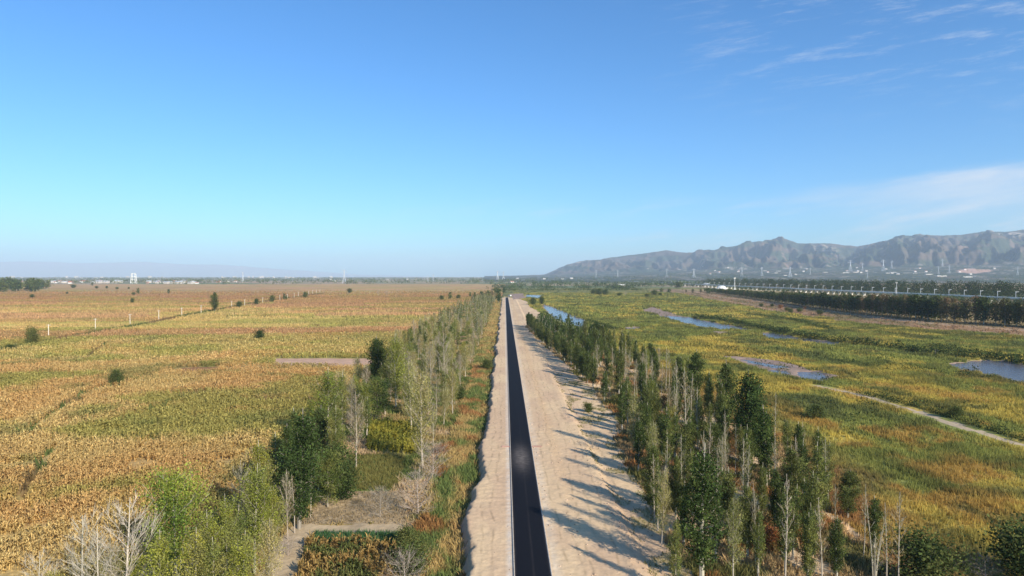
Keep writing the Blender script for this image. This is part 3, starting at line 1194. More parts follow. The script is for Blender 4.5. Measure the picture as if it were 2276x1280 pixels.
def build_crops():
    parts = []
    left = lambda y: -(.86 * y + 8)
    for (y0, y1, dens, sc) in ((50, 130, lambda y: 4.2, 1.0), (130, 260, lambda y: 2.6 * (150 / y) ** .6, 1.12), (260, 420, lambda y: 1.1 * (260 / y), 1.3), (420, 520, lambda y: .75 * (260 / y), 1.5), (520, 1700, lambda y: .16 * (520 / y) * (1 - float(ss(y, 800, 1650))), 2.0)):
        px, py = scatter(left, lambda y: float(xl(y)), y0, y1, dens)
        if y1 <= 260:
            px, py = on_row(px, py, .75, .10)
        z = zone_of(px, py)
        k = z == 1
        g = fbm(px / 7, py / 5, 401, 3)
        k &= g > .28
        k &= segdist(px, py, WEEDLINE, False) > 2.5
        for ln in FIELD_LINES[:5]:
            k &= segdist(px, py, ln, False) > .75
        k &= ~(inpoly(px, py, STRIPED) & ((px / 2.3) % 1.0 > .45))
        px, py = px[k], py[k]
        col = corn_color(px, py)
        s = sc * rng.uniform(.8, 1.1, len(px)) * (.88 + .24 * fbm(px / 12, py / 12, 403, 2))
        if y0 < 420:
            parts += corn_plants(px, py, s, col * 1.45, 1 if y0 < 100 else 1.3 if y0 < 200 else 2.2)
        else:
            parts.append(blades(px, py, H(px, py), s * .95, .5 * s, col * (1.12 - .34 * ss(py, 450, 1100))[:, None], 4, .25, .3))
    make_stuff('maize_crop', parts, M_STALK, 'ripe tan and olive maize covering the wide field left of the trees')
    # garden maize
    for nm, dens, cols, lab in (('gcorn', 5.0, (C(.50, .33, .12), C(.20, .22, .07)), 'tan and green garden maize standing in the small plot by the bottom edge'),
                                ('ycorn', 4.0, (C(.46, .40, .07), C(.30, .30, .06)), 'yellow green maize in the small plot between the trees')):
        A = np.array(PLOTS[nm])
        px, py = scatter(lambda y: A[:, 0].min(), lambda y: A[:, 0].max(), A[:, 1].min(), A[:, 1].max(), lambda y: dens)
        px, py = on_row(px, py, .7, 0)
        k = inpoly(px, py, PLOTS[nm]) & (fbm(px / 1.5, py / 1.5, 407, 2) > .3)
        px, py = px[k], py[k]
        col = mix(cols[0], cols[1], ss(fbm(px / 2.5, py / 2.5, 409, 3), .4, .6))
        make_stuff('garden_maize', corn_plants(px, py, rng.uniform(.9, 1.2, len(px)), col), M_STALK, lab)
    A = np.array(PLOTS['green'])
    px, py = scatter(lambda y: A[:, 0].min(), lambda y: A[:, 0].max(), A[:, 1].min(), A[:, 1].max(), lambda y: 14)
    py = np.round(py / .9) * .9 + rng.normal(0, .1, len(py))
    k = inpoly(px, py, PLOTS['green'])
    px, py = px[k], py[k]
    make_stuff('leafy_vegetables', [blades(px, py, H(px, py), np.full(len(px), .6), np.full(len(px), .12), np.tile(C(.07, .15, .06), (len(px), 1)), 4, .3, .3)],
               M_STALK, 'dark green leafy vegetables in rows behind the garden maize')
    # meadow grass
    parts = []
    rt = lambda y: .90 * y + 14
    for (y0, y1, dens, h, w) in ((50, 130, lambda y: 4.5, .8, .13), (130, 260, lambda y: 2.4, .85, .22), (260, 520, lambda y: .8, 1.0, .5), (520, 1300, lambda y: .12 * (520 / y), 1.3, 1.3)):
        px, py = scatter(lambda y: 20.0, lambda y: min(rt(y), 420), y0, y1, dens)
        k = (zone_of(px, py) == 6) & (river_depth(px, py) < .05) & (segdist(px, py, TRACK, False) > 3.3)
        px, py = px[k], py[k]
        col = meadow_color(px, py)
        hh = h * (.35 + 1.3 * fbm(px / 6, py / 6, 411, 3) + 0.6 * ss(fbm(px / 7, py / 8, 133, 4, .7), .56, .63)) * rng.uniform(.7, 1.2, len(px))
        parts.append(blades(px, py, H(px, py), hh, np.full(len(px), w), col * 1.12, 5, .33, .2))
    make_stuff('meadow_grass', parts, M_STALK, 'tall yellow and green reeds and grass across the river flats')
    # ditch, grove floors, levee
    parts = []
    px, py = scatter(lambda y: -13.0, lambda y: -3.0, 50, 1000, lambda y: min(9.0, 1300 / y) if y < 260 else 500 / y)
    k = zone_of(px, py) == 3
    px, py = px[k], py[k]
    col = ditch_color(px, py)
    hh = (.4 + 1.1 * fbm(px / 2.5, py / 3.5, 413, 3)) * rng.uniform(.6, 1.2, len(px)) * (1 + ss(py, 200, 500) * .4)
    parts.append(blades(px, py, H(px, py), hh, .10 + .0012 * py, col * 1.15, 4, .45, .32))
    make_stuff('ditch_weeds', parts, M_STALK, 'tangled green and orange weeds along the foot of the road bank')
    parts = []
    px, py = scatter(lambda y: float(xl(y)) - 3, lambda y: -9.0, 50, 900, lambda y: min(3.5, 500 / y))
    k = np.isin(zone_of(px, py), (4,))
    px, py = px[k], py[k]
    hh = (.2 + 1.1 * fbm(px / 3, py / 3, 415, 3) ** 1.5) * rng.uniform(.6, 1.3, len(px))
    parts.append(blades(px, py, H(px, py), hh, .12 + .0013 * py, strip_color(px, py) * 1.1, 4, .5, .3))
    for nm, cc, hgt, dn in (('lawn', C(.21, .19, .06), .8, 9), ('lawn2', C(.17, .21, .05), .5, 10), ('dry', C(.38, .29, .17), .35, 8)):
        A = np.array(PLOTS[nm])
        px, py = scatter(lambda y: A[:, 0].min(), lambda y: A[:, 0].max(), A[:, 1].min(), A[:, 1].max(), lambda y: dn)
        k = inpoly(px, py, PLOTS[nm])
        px, py = px[k], py[k]
        parts.append(blades(px, py, H(px, py), rng.uniform(.5, 1.1, len(px)) * hgt, np.full(len(px), .12), np.tile(cc, (len(px), 1)) * (.7 + .6 * fbm(px / 2, py / 2, 9, 3))[:, None], 4, .5, .3))
    make_stuff('woodland_grass', parts, M_STALK, 'mixed grass and weeds under the left belt of trees')
    parts = []
    px, py = scatter(lambda y: float(xr0(y)) - 1, lambda y: float(xr1(y)) + 6, 50, 430, lambda y: min(4.5, 560 / y))
    k = zone_of(px, py) == 5
    sandy = ss(fbm(px / 9, py / 11, 197, 3), .58, .64)
    k &= rng.uniform(0, 1, len(px)) > sandy * .92
    px, py = px[k], py[k]
    hh = (.3 + 1.2 * fbm(px / 3, py / 3, 417, 3) ** 1.3) * rng.uniform(.6, 1.3, len(px))
    parts.append(blades(px, py, H(px, py), hh, .12 + .0013 * py, floor_color(px, py) * 1.1, 4, .5, .3))
    px, py = scatter(lambda y: 15.5, lambda y: float(xr0(y)), 50, 230, lambda y: 5.0)
    k = (fbm(px / 3, py / 4, 161, 4, .6) > .53)
    px, py = px[k], py[k]
    parts.append(blades(px, py, H(px, py), rng.uniform(.12, .45, len(px)), np.full(len(px), .12), np.tile(C(.20, .18, .07), (len(px), 1)), 3, .5, .3))
    make_stuff('grove_undergrowth', parts, M_STALK, 'rusty and green weeds between the trunks of the right grove')
    parts = []
    px, py = scatter(lambda y: float(np.interp(y, LEVY, LEVX)) - 50, lambda y: 600.0, 380, 1300, lambda y: .10 * (460 / y))
    k = np.isin(zone_of(px, py), (7, 8))
    px, py = px[k], py[k]
    col = zone_color(7, px, py)
    parts.append(blades(px, py, H(px, py), rng.uniform(.4, 1.3, len(px)), np.full(len(px), .8), col, 3, .5, .3))
    make_stuff('levee_grass', parts, M_STALK, 'dry brown grass on the levee beyond the river flats')


build_crops()


# ------------------------------------------------------------------ trees
def quads(c, size, col, var=.45, flat=0.0, up=0.0):
    n = len(c)
    a = rng.normal(0, 1, (n, 3))
    a[:, 2] += up
    a /= np.linalg.norm(a, axis=1)[:, None]
    b = rng.normal(0, 1, (n, 3))
    b -= (b * a).sum(1)[:, None] * a
    b /= np.linalg.norm(b, axis=1)[:, None]
    s = size * rng.uniform(.6, 1.3, n)
    a, b = a * s[:, None] * .5, b * s[:, None] * .33
    V = np.stack([c - a, c - b, c + a, c + b], 1).reshape(-1, 3)
    cc = col * rng.uniform(1 - var, 1 + var, (n, 1))
    cc = np.repeat(cc[:, None, :], 4, 1).reshape(-1, 3)
    return V, np.arange(n * 4).reshape(-1, 4), np.clip(cc, .004, .9)


def tree_proto(h=10., crown_w=1.6, crown_base=.15, nl=26, leaves=4200, leaf=.26, col=C(.07, .105, .035), col2=C(.13, .16, .04), c2=.2,
               bark=C(.42, .38, .30), shape='poplar', rise=(.5, 1.0), twigs=0, trunk_r=.016, bare_top=0.0, stems=1, limb_r=.35, lsp=.30):
    """returns (trunk mesh, crown mesh or None, height)"""
    W = MB()
    lc = []
    for st in range(stems):
        lean = rng.normal(0, .02 if stems == 1 else .12, 2)
        ph = rng.uniform(0, 6.28)
        hh = h * (1 if st == 0 else rng.uniform(.7, .95))
        zs = np.linspace(0, hh, 9)
        cxv = lean[0] * zs + .05 * np.sin(zs / h * 5 + ph) * h * .12
        cyv = lean[1] * zs + .05 * np.cos(zs / h * 4 + ph) * h * .12
        cxv -= cxv[0]
        cyv -= cyv[0]
        T = np.stack([cxv, cyv, zs], -1)
        R = trunk_r * h * (1 - zs / hh * .92) + .012
        W.tube(T, R, 6, bark)
        for i in range(nl // stems):
            f = crown_base + (1 - crown_base) * ((i + rng.uniform(0, 1)) / (nl // stems)) ** .9
            f = min(f, .97)
            tz = f * hh
            b = np.array([np.interp(tz, zs, cxv), np.interp(tz, zs, cyv), tz])
            r = (f - crown_base) / (1 - crown_base)
            if shape == 'poplar':
                env = (np.sin(np.pi * min(1, (r * .9 + .16))) ** .7) * (.75 + .25 * (1 - r))
            elif shape == 'round':
                env = math.sqrt(max(.02, 1 - (2 * r - .9) ** 2 * .8))
            else:
                env = 1 - r * .8
            L = crown_w * env * rng.uniform(.7, 1.25)
            az = i * 2.399 + rng.uniform(-.5, .5)
            el = rng.uniform(*rise) if shape != 'round' else rng.uniform(.0, .9)
            d = np.array([math.cos(az) * math.cos(el), math.sin(az) * math.cos(el), math.sin(el)])
            L = L / max(.35, math.cos(el))
            L = min(L, (hh - tz) * 1.3 + .5)
            pts = [b + d * L * k / 4 + np.array([0, 0, .09 * L * (k / 4) ** 2]) + rng.normal(0, .03 * L, 3) * (k > 0) for k in range(5)]
            r0 = max(.014, trunk_r * h * (1 - f) * limb_r + .008)
            W.tube(pts, [r0, r0 * .8, r0 * .6, r0 * .42, .012], 4, bark * 1.0, cap=False)
            pts = np.array(pts)
            for k in range(twigs):
                t0 = rng.uniform(.25, .9)
                j = t0 * 4
                p0 = pts[int(j)] + (pts[min(int(j) + 1, 4)] - pts[int(j)]) * (j - int(j))
                dd = d + rng.normal(0, .35, 3)
                dd[2] = abs(dd[2]) + .35
                dd /= np.linalg.norm(dd)
                tl = L * rng.uniform(.25, .55)
                W.tube([p0, p0 + dd * tl * .5, p0 + dd * tl + np.array([0, 0, .05 * tl])], [.011, .009, .006], 3, bark * .95, cap=False)
            lc.append((pts, L, f))
    trunk = W.mesh('trunk', M_BARK)
    if leaves <= 0:
        return trunk, None, h
    tot = sum(q[1] for q in lc)
    cs, cc = [], []
    for pts, L, f in lc:
        if bare_top and f > 1 - bare_top and rng.uniform() < .75:
            continue
        n = int(leaves * L / tot * rng.uniform(.6, 1.4))
        t = rng.uniform(.12, 1.05, n) * 4
        i0 = np.clip(t.astype(int), 0, 3)
        p = pts[i0] + (pts[i0 + 1] - pts[i0]) * (t - i0)[:, None]
        sig = lsp * (.6 + .2 * L)
        p = p + rng.normal(0, sig, (n, 3))
        p[:, 2] = np.maximum(p[:, 2], .25)
        cs.append(p)
        g = rng.uniform(.75, 1.25)
        base = col if rng.uniform() > c2 else col2
        cc.append(np.tile(base * g, (n, 1)))
    cs, cc = np.concatenate(cs), np.concatenate(cc)
    V, F, Cc = quads(cs, leaf, cc)
    return trunk, npmesh('crown', V, F, M_LEAF, Cc), h


DKG, MDG, OLV, YLG, YEL = C(.076, .100, .030), C(.125, .150, .042), C(.185, .190, .052), C(.28, .29, .05), C(.36, .31, .045)
PROTO = {}
PROTO['green'] = [tree_proto(10, 1.12, .12, 44, 8200, .165, DKG, MDG, .4, lsp=.24) for _ in range(6)]
PROTO['midgreen'] = [tree_proto(10, 1.0, .16, 38, 5400, .155, MDG, OLV, .4, lsp=.24, twigs=1, bark=C(.40, .35, .27)) for _ in range(5)]
PROTO['dark'] = [tree_proto(10, 1.45, .08, 50, 10500, .175, DKG * .9, DKG * 1.4, .3, bark=C(.25, .22, .18), lsp=.30) for _ in range(4)]
PROTO['sparse'] = [tree_proto(10, 1.25, .14, 36, 5200, .125, C(.27, .25, .085), C(.36, .32, .12), .45, bark=C(.40, .35, .27), twigs=4, rise=(.8, 1.2), trunk_r=.009, lsp=.28) for _ in range(5)]
PROTO['olive'] = [tree_proto(10, 1.35, .10, 38, 7500, .14, OLV * 1.15, YLG * .9, .4, bark=C(.38, .34, .26), twigs=2, rise=(.7, 1.15), trunk_r=.010, lsp=.28) for _ in range(5)]
PROTO['bare'] = [tree_proto(10, 1.05, .18, 34, 1400, .10, C(.30, .24, .12), C(.26, .25, .1), .3, bark=C(.33, .285, .22), twigs=9, rise=(.85, 1.25), trunk_r=.0075, limb_r=.24, lsp=.3) for _ in range(5)]
PROTO['pole'] = [tree_proto(10, .6, .30, 20, 600, .11, C(.22, .19, .08), C(.16, .19, .06), .3, bark=C(.38, .33, .26), twigs=5, rise=(.85, 1.25), trunk_r=.0068, limb_r=.22) for _ in range(5)]
PROTO['whitebare'] = [tree_proto(10, 2.0, .15, 34, 700, .10, C(.34, .28, .16), bark=C(.46, .41, .33), twigs=13, rise=(.55, 1.1), trunk_r=.0095, limb_r=.22, lsp=.4) for _ in range(3)]
PROTO['multistem'] = [tree_proto(10, .7, .30, 24, 300, .14, C(.2, .2, .06), OLV, .3, bark=C(.40, .35, .27), twigs=4, rise=(.8, 1.2), trunk_r=.007, limb_r=.25, stems=4)]
PROTO['yellow'] = [tree_proto(10, 3.0, .14, 40, 12000, .17, YLG * 1.15, C(.19, .24, .045), .3, shape='round', bark=C(.42, .38, .3), twigs=2, lsp=.36)]
PROTO['round'] = [tree_proto(10, 3.3, .12, 38, 9000, .24, C(.10, .13, .035), OLV, .35, shape='round', bark=C(.3, .26, .2), lsp=.4) for _ in range(3)]
PROTO['bush'] = [tree_proto(10, 4.6, .02, 22 + 5 * i, 5200, .60, C(.08, .105, .032), C(.13, .14, .045), .35, shape='round' if i % 2 else 'poplar', bark=C(.3, .25, .2), lsp=.8, rise=(.2, .9)) for i in range(6)]
PROTO['greybush'] = [tree_proto(10, 4.6, .02, 60, 500, .3, C(.22, .19, .12), C(.18, .17, .08), .3, shape='round', bark=C(.36, .30, .25), twigs=10, lsp=.7, trunk_r=.012) for _ in range(2)]
PROTO['rustbush'] = [tree_proto(10, 5.0, .02, 36, 2600, .7, C(.30, .14, .05), C(.24, .18, .06), .4, shape='round', bark=C(.3, .2, .15), lsp=.8) for _ in range(2)]
PROTO['belt'] = [tree_proto(12, 2.6, .10, 26, 1500, .75, DKG * 1.0, C(.11, .115, .045), .3, lsp=.5) for _ in range(4)]
PROTO['beltbrown'] = [tree_proto(12, 2.2, .12, 24, 900, .6, C(.15, .11, .05), C(.12, .12, .05), .3, twigs=2, lsp=.5, bark=C(.32, .25, .18)) for _ in range(2)]
PROTO['far'] = [tree_proto(10, 3.2, .06, 20, 420, 1.2, DKG * 1.05, MDG, .3, shape='round', lsp=.7) for _ in range(3)]

LOOK = {'green': 'leafy green poplar', 'midgreen': 'mid green poplar', 'dark': 'dark green dense poplar', 'sparse': 'thin pale-trunked yellowing poplar',
        'olive': 'olive leaved poplar', 'bare': 'bare pale poplar', 'pole': 'bare pole-thin poplar', 'whitebare': 'leafless white-branched tree',
        'multistem': 'leafless many-stemmed pale tree', 'yellow': 'bright yellow-green broad tree', 'round': 'round olive green tree', 'bush': 'green bush',
        'greybush': 'grey leafless bush', 'rustbush': 'rust-brown bush', 'belt': 'dark tall tree', 'beltbrown': 'brownish tall tree', 'far': 'dark green tree'}
NAME = {k: 'poplar_tree' for k in ('green', 'midgreen', 'dark', 'sparse', 'olive')}
NAME.update(bare='bare_poplar', pole='bare_poplar', whitebare='bare_tree', multistem='bare_tree', yellow='broadleaf_tree', round='broadleaf_tree',
            bush='bush', greybush='bush', rustbush='bush', belt='windbreak_tree', beltbrown='windbreak_tree', far='field_tree')
CAT = dict(field_bush='field bush', wood_tree='wood tree', meadow_bush='meadow bush', poplar_tree='poplar', bare_poplar='bare poplar', bare_tree='bare tree', broadleaf_tree='broadleaf tree', bush='bush', windbreak_tree='windbreak tree', field_tree='field tree')
PLANTS = []


def plant(kind, x, y, h, where, wide=1.0, label=None, group=None, z=None, name=None):
    pr = PROTO[kind][random.randrange(len(PROTO[kind]))]
    s = h / pr[2]
    z = Hs(x, y) if z is None else z
    nm = name or NAME[kind]
    e = empty(nm, (x, y, z - .05), random.uniform(0, 6.28), (s * wide, s * wide, s))
    link('trunk', pr[0], e)
    if pr[1] is not None:
        link('crown', pr[1], e)
    e['category'] = CAT[nm]
    if group:
        e['group'] = group
    u, v = proj(x, y, z)
    PLANTS.append(dict(o=e, kind=kind, u=u, v=v, y=y, x=x, h=h, where=where, label=label))
    return e


def plant_px(kind, u, vb, vt, where, wide=1.0, label=None, group=None, name=None):
    x, y, z = gp(u, vb)
    return plant(kind, x, y, height_for(y, z, vt), where, wide, label, group, z, name)


GR = 'trees of the grove right of the road'
GL = 'trees of the belt left of the road'
# trees that the photo shows singly, right of the road
for k, u, vb, vt, w, lab in (
    ('dark', 1447, 1142, 985, 1.0, 'dark slender poplar alone on the sand edge, nearest the road among the closest trees'),
    ('green', 1560, 1300, 985, 1.15, 'biggest leafy green poplar at the bottom edge of the right grove'),
    ('green', 1520, 1215, 1075, 1.2, 'short leafy poplar just behind the biggest bottom-edge poplar on its sand side'),
    ('midgreen', 1478, 1062, 905, 1.0, 'mid green poplar on the sand edge straight behind the lone slender poplar'),
    ('dark', 1431, 992, 890, 1.2, 'dark squat poplar at the sand edge above a long dark shadow'),
    ('green', 1343, 893, 825, 1.0, 'small green poplar on the sand edge where the grove bulges to the road'),
    ('green', 1376, 880, 770, 1.0, None),
    ('dark', 1612, 965, 800, 1.15, 'dark leaning-looking poplar beside the bare sandy gap in the grove'),
    ('dark', 1542, 925, 775, 1.0, None),
    ('dark', 1668, 1035, 820, 1.2, 'tall full dark poplar standing right of the bare sandy gap'),
    ('green', 1703, 1085, 900, 1.15, 'full green poplar in front of the tall dark one by the sandy gap'),
    ('midgreen', 1817, 1172, 985, 1.15, 'light green poplar with white limbs between dark ones near the lower right'),
    ('dark', 1884, 1150, 1045, 1.5, 'broad dark poplar on the meadow edge near the lower right'),
    ('dark', 1757, 1138, 992, 1.25, 'dark poplar left of the light green one with white limbs'),
    ('green', 1942, 1225, 1105, 1.2, 'short green poplar on the meadow edge behind the many-stemmed bare tree'),
    ('green', 1620, 1215, 1040, 1.0, 'green poplar second in from the sand edge near the bottom'),
    ('green', 1860, 1290, 1150, 1.1, None),
    ('sparse', 1470, 1215, 1045, .85, None), ('sparse', 1448, 1085, 935, .85, None), ('midgreen', 1500, 1330, 1150, .8, None), ('midgreen', 1462, 1180, 1030, .75, None), ('pole', 1455, 1160, 1010, 1.0, None), ('sparse', 1410, 1010, 870, .9, None), ('midgreen', 1395, 945, 830, .9, None),
    ('midgreen', 1590, 1250, 1090, 1.0, None), ('midgreen', 1762, 1245, 1080, 1.0, None),
    ('green', 1795, 1305, 1140, 1.0, None), ('midgreen', 1560, 1180, 1020, 1.0, None), ('midgreen', 1662, 1115, 965, .9, None), ('green', 1722, 1185, 1040, 1.0, None),
    ('green', 1502, 1150, 1010, 1.0, None), ('green', 1520, 1085, 935, 1.0, None), ('sparse', 1630, 1300, 1110, 1.0, None), ('sparse', 1560, 1235, 1060, 1.0, None),
    ('pole', 1745, 1330, 1055, 1.0, 'tallest bare white pole tree near the bottom edge of the right grove'),
    ('pole', 1680, 1265, 1075, 1.0, 'bare branching pole tree left of the tallest white one'),
    ('pole', 1660, 1160, 990, 1.0, None), ('pole', 1827, 1310, 1110, 1.0, None), ('pole', 1854, 1215, 1078, 1.0, None),
    ('pole', 1919, 1240, 1080, 1.0, None), ('multistem', 1942, 1330, 1120, 1.0, 'bare many-stemmed pale tree at the bottom edge beside the meadow'),
    ('pole', 1970, 1320, 1120, 1.0, None), ('pole', 1998, 1325, 1095, 1.0, 'rightmost bare white pole tree, against the meadow'),
    ('pole', 1480, 870, 770, 1.0, None), ('pole', 1521, 1040, 815, 1.0, None), ('pole', 1550, 1002, 860, 1.0, None), ('pole', 1582, 1035, 920, 1.0, None),
    ('pole', 1634, 1060, 945, 1.0, None), ('pole', 1505, 960, 800, 1.0, None), ('pole', 1535, 975, 830, 1.0, None), ('pole', 1565, 1120, 960, 1.0, None),
    ('bare', 1600, 1130, 970, 1.0, None), ('pole', 1450, 900, 800, 1.0, None)):
    plant_px(k, u, vb, vt, 'R', w, lab, GR)
for k, u, vb, vt, w, lab in (
    ('bush', 2060, 1310, 1215, 1.3, 'large dark green bush at the bottom edge by the sandy clearing'),
    ('bush', 2285, 1300, 1185, 1.2, 'dark bush cut off by the right edge at the bottom'),
    ('greybush', 2190, 1290, 1245, 1.5, 'low grey twiggy bush in the sandy clearing at the bottom right'),
    ('bush', 1308, 916, 898, 1.2, 'small green bush alone on the bare sand right of the road'),
    ('greybush', 1318, 998, 972, 1.5, 'dry twiggy bush where a long tree shadow crosses the sand'),
    ('bush', 2122, 928, 908, 1.3, 'green bush on the upper side of the meadow track'),
    ('bush', 1815, 930, 905, 1.5, 'dark bush in the meadow below the pale pond'),
    ('bush', 1388, 875, 855, 1.5, None), ('bush', 1185, 678, 663, 1.0, 'olive bush at the end of the sand near the stream'),
    ('bush', 1204, 676, 661, .9, 'dark pointed bush beside the head of the stream'),
    ('bush', 1372, 900, 880, 1.6, None), ('bush', 1402, 930, 905, 1.5, None), ('rustbush', 1610, 990, 965, 1.7, None), ('rustbush', 1640, 1010, 985, 1.6, None),
    ('rustbush', 1715, 1215, 1180, 1.5, None), ('rustbush', 1690, 1180, 1150, 1.5, None), ('rustbush', 1480, 900, 880, 1.5, None)):
    plant_px(k, u, vb, vt, 'RB', w, lab)

# left belt
for k, u, vb, vt, w, lab in (
    ('whitebare', 283, 1400, 1105, 1.15, 'tallest leafless white-branched tree at the bottom left'),
    ('whitebare', 187, 1385, 1140, 1.1, 'leafless white-branched tree, middle of the three at the bottom left'),
    ('whitebare', 215, 1430, 1170, 1.0, 'leafless white-branched tree just left of the tallest one'),
    ('whitebare', 85, 1420, 1225, 1.1, 'leftmost leafless white tree, only its top showing'),
    ('yellow', 398, 1320, 1058, 1.0, 'bright yellow-green broad tree in the bottom left corner of the belt'),
    ('olive', 462, 1345, 1130, 1.1, 'olive poplar right of the bright yellow-green tree'),
    ('olive', 503, 1325, 1098, .85, 'narrow yellowish poplar right of the bright yellow-green tree'),
    ('olive', 566, 1275, 1030, 1.2, 'olive poplar with pale limbs near the bottom of the left belt'),
    ('midgreen', 530, 1300, 1120, 1.2, None),
    ('bare', 535, 1215, 1020, 1.1, 'pale leafless poplar before the green ones, against the maize field'),
    ('olive', 584, 1180, 975, 1.0, 'yellow-green poplar against the maize field left of the darkest tree'),
    ('dark', 665, 1175, 905, 1.05, 'dark wedge-topped tree beside the grey dry plot'),
    ('midgreen', 612, 1130, 960, 1.2, None),
    ('round', 728, 1128, 1010, .9, 'round dark tree leaning over the corner of the dry plot'),
    ('bare', 640, 1200, 1040, .9, None), ('pole', 655, 1185, 1050, 1, None), ('pole', 690, 1150, 1030, 1, None),
    ('olive', 728, 1000, 815, 1.35, 'full olive poplar left of the yellow maize plot'),
    ('dark', 712, 1040, 900, 1.2, None), ('midgreen', 760, 960, 825, 1.1, None),
    ('bare', 791, 1040, 868, 1.3, 'pale leafless poplar with wide limbs left of the yellow maize plot'),
    ('round', 838, 940, 842, 1.0, 'round olive tree above the yellow maize plot'),
    ('dark', 843, 890, 745, 1.35, 'dark dense tree standing out against the field beside the bare pink plot'),
    ('olive', 880, 905, 740, 1.2, 'yellow-olive tree right of the dark dense one'),
    ('sparse', 940, 1042, 830, 1.1, 'pale sparse poplar at the right corner of the yellow maize plot'),
    ('bare', 985, 885, 740, 1.2, 'tall white-trunked bare poplar nearest the ditch'),
    ('bare', 958, 900, 760, 1.1, None), ('sparse', 915, 960, 800, 1.1, None)):
    plant_px(k, u, vb, vt, 'L', w, lab, GL)
for k, u, vb, vt, w, lab in (
    ('greybush', 930, 1150, 1050, 1.0, 'big grey leafless bush over the dry plot by the ditch'),
    ('greybush', 962, 1065, 985, 1.0, 'grey twiggy bush behind the big leafless bush by the ditch'),
    ('greybush', 845, 1150, 1085, .9, None),
    ('bush', 1083, 824, 800, 1.2, 'dark green bush at the foot of the road bank beyond the weeds'),
    ('bush', 1018, 890, 860, 1.2, None), ('bush', 905, 1220, 1180, 1.3, None), ('bush', 915, 1280, 1215, 1.2, None), ('greybush', 900, 1330, 1235, 1.0, None),
    ('bush', 760, 1110, 1040, 1.0, None), ('greybush', 640, 1235, 1195, 1.4, None), ('rustbush', 985, 1010, 990, 1.5, None)):
    plant_px(k, u, vb, vt, 'LB', w, lab)


def fill(zone_x0, zone_x1, y0, y1, mind, n, pick, where, group, avoid):
    pts = [(q['x'], q['y']) for q in PLANTS]
    c = 0
    for _ in range(n * 60):
        if c >= n:
            break
        y = y0 * (y1 / y0) ** rng.uniform(0, 1) if rng.uniform() < .6 else rng.uniform(y0, y1)
        x = rng.uniform(zone_x0(y), zone_x1(y))
        md = mind(y)
        if any((x - a) ** 2 + (y - b) ** 2 < md * md for a, b in pts) or avoid(x, y):
            continue
        k, h, w = pick(x, y)
        plant(k, float(x), float(y), float(h), where, w, None, group)
        pts.append((x, y))
        c += 1


def avoid_r(x, y):
    P = np.array([[45, 118], [49, 145], [53, 165], [57, 165], [54, 140], [49, 112]])
    return bool(inpoly(np.array([x]), np.array([y]), P)[0]) or (y < 92 and x > 37)


def pick_r(x, y):
    r = rng.uniform()
    edge = x - float(xr0(y))
    if y > 230:
        k = 'dark' if r < .30 else 'green' if r < .75 else 'midgreen'
        return k, rng.uniform(9, 12), rng.uniform(.9, 1.2)
    if y > 125:
        if edge > 5 and r < .42:
            return 'pole' if r < .25 else 'bare', rng.uniform(9.5, 12), 1.0
        return ('green' if r < .62 else 'midgreen' if r < .8 else 'olive' if r < .88 else 'dark'), rng.uniform(7, 11.5), rng.uniform(.85, 1.1)
    if r < .25:
        return 'pole', rng.uniform(8, 11), 1.0
    return ('green' if r < .6 else 'midgreen' if r < .9 else 'dark'), rng.uniform(6.5, 10.5), rng.uniform(.85, 1.1)


# dense sand-side edge of the far half of the grove
for y in np.arange(196, 432, 4.2):
    x = float(xr0(y)) + rng.uniform(.3, 1.6)
    k = ('green', 'dark', 'green', 'midgreen')[rng.integers(4)]
    plant(k, x, float(y + rng.uniform(-1, 1)), float(rng.uniform(8, 10.5)), 'R', float(rng.uniform(.95, 1.15)), None, GR)
fill(lambda y: float(xr0(y)) + 1.0, lambda y: float(xr1(y)), 78, 330, lambda y: 2.5 + y / 160, 120, pick_r, 'R', GR, avoid_r)
fill(lambda y: float(xr0(y)) + 4.0, lambda y: float(xr1(y)) - 1, 70, 140, lambda y: 2.5, 38, pick_r, 'R', GR, avoid_r)
for (u, vb, vt, k, w) in ((360, 1420, 1180, 'olive', 1.1), (430, 1430, 1170, 'olive', 1.1), (480, 1420, 1190, 'midgreen', 1.2), (545, 1400, 1180, 'olive', 1.2), (600, 1350, 1150, 'sparse', 1.1),
                          (610, 1230, 1080, 'olive', 1.2), (560, 1180, 1040, 'olive', 1.1), (640, 1110, 940, 'dark', 1.1), (690, 1080, 930, 'green', 1.1), (655, 1060, 905, 'green', 1.2), (745, 1060, 900, 'midgreen', 1.1),
                          (790, 930, 830, 'olive', 1.2), (740, 1085, 1000, 'bush', 1.0), (300, 1380, 1230, 'olive', 1.2), (120, 1420, 1260, 'olive', 1.3), (240, 1420, 1200, 'bare', 1.3)):
    plant_px(k, u, vb, vt, 'L', w, None, GL)
IN = lambda n, x, y: bool(inpoly(np.array([x]), np.array([y]), PLOTS[n])[0])


def avoid_l(x, y):
    if any(IN(n, x, y) for n in ('dry', 'path', 'green', 'gcorn', 'ycorn', 'lawn', 'lawn2', 'bare')):
        return True
    return y < 125 and x > -20


def pick_l(x, y):
    r = rng.uniform()
    if y > 330:
        k = 'sparse' if r < .40 else 'olive' if r < .62 else 'midgreen' if r < .82 else 'bare'
        return k, rng.uniform(8.5, 11.5), rng.uniform(1, 1.3)
    if y > 150:
        k = 'sparse' if r < .42 else 'olive' if r < .64 else 'bare' if r < .86 else 'midgreen'
        return k, rng.uniform(8, 12), rng.uniform(.95, 1.25)
    k = 'olive' if r < .3 else 'midgreen' if r < .6 else 'sparse' if r < .8 else 'bare'
    return k, rng.uniform(6, 9), 1.1


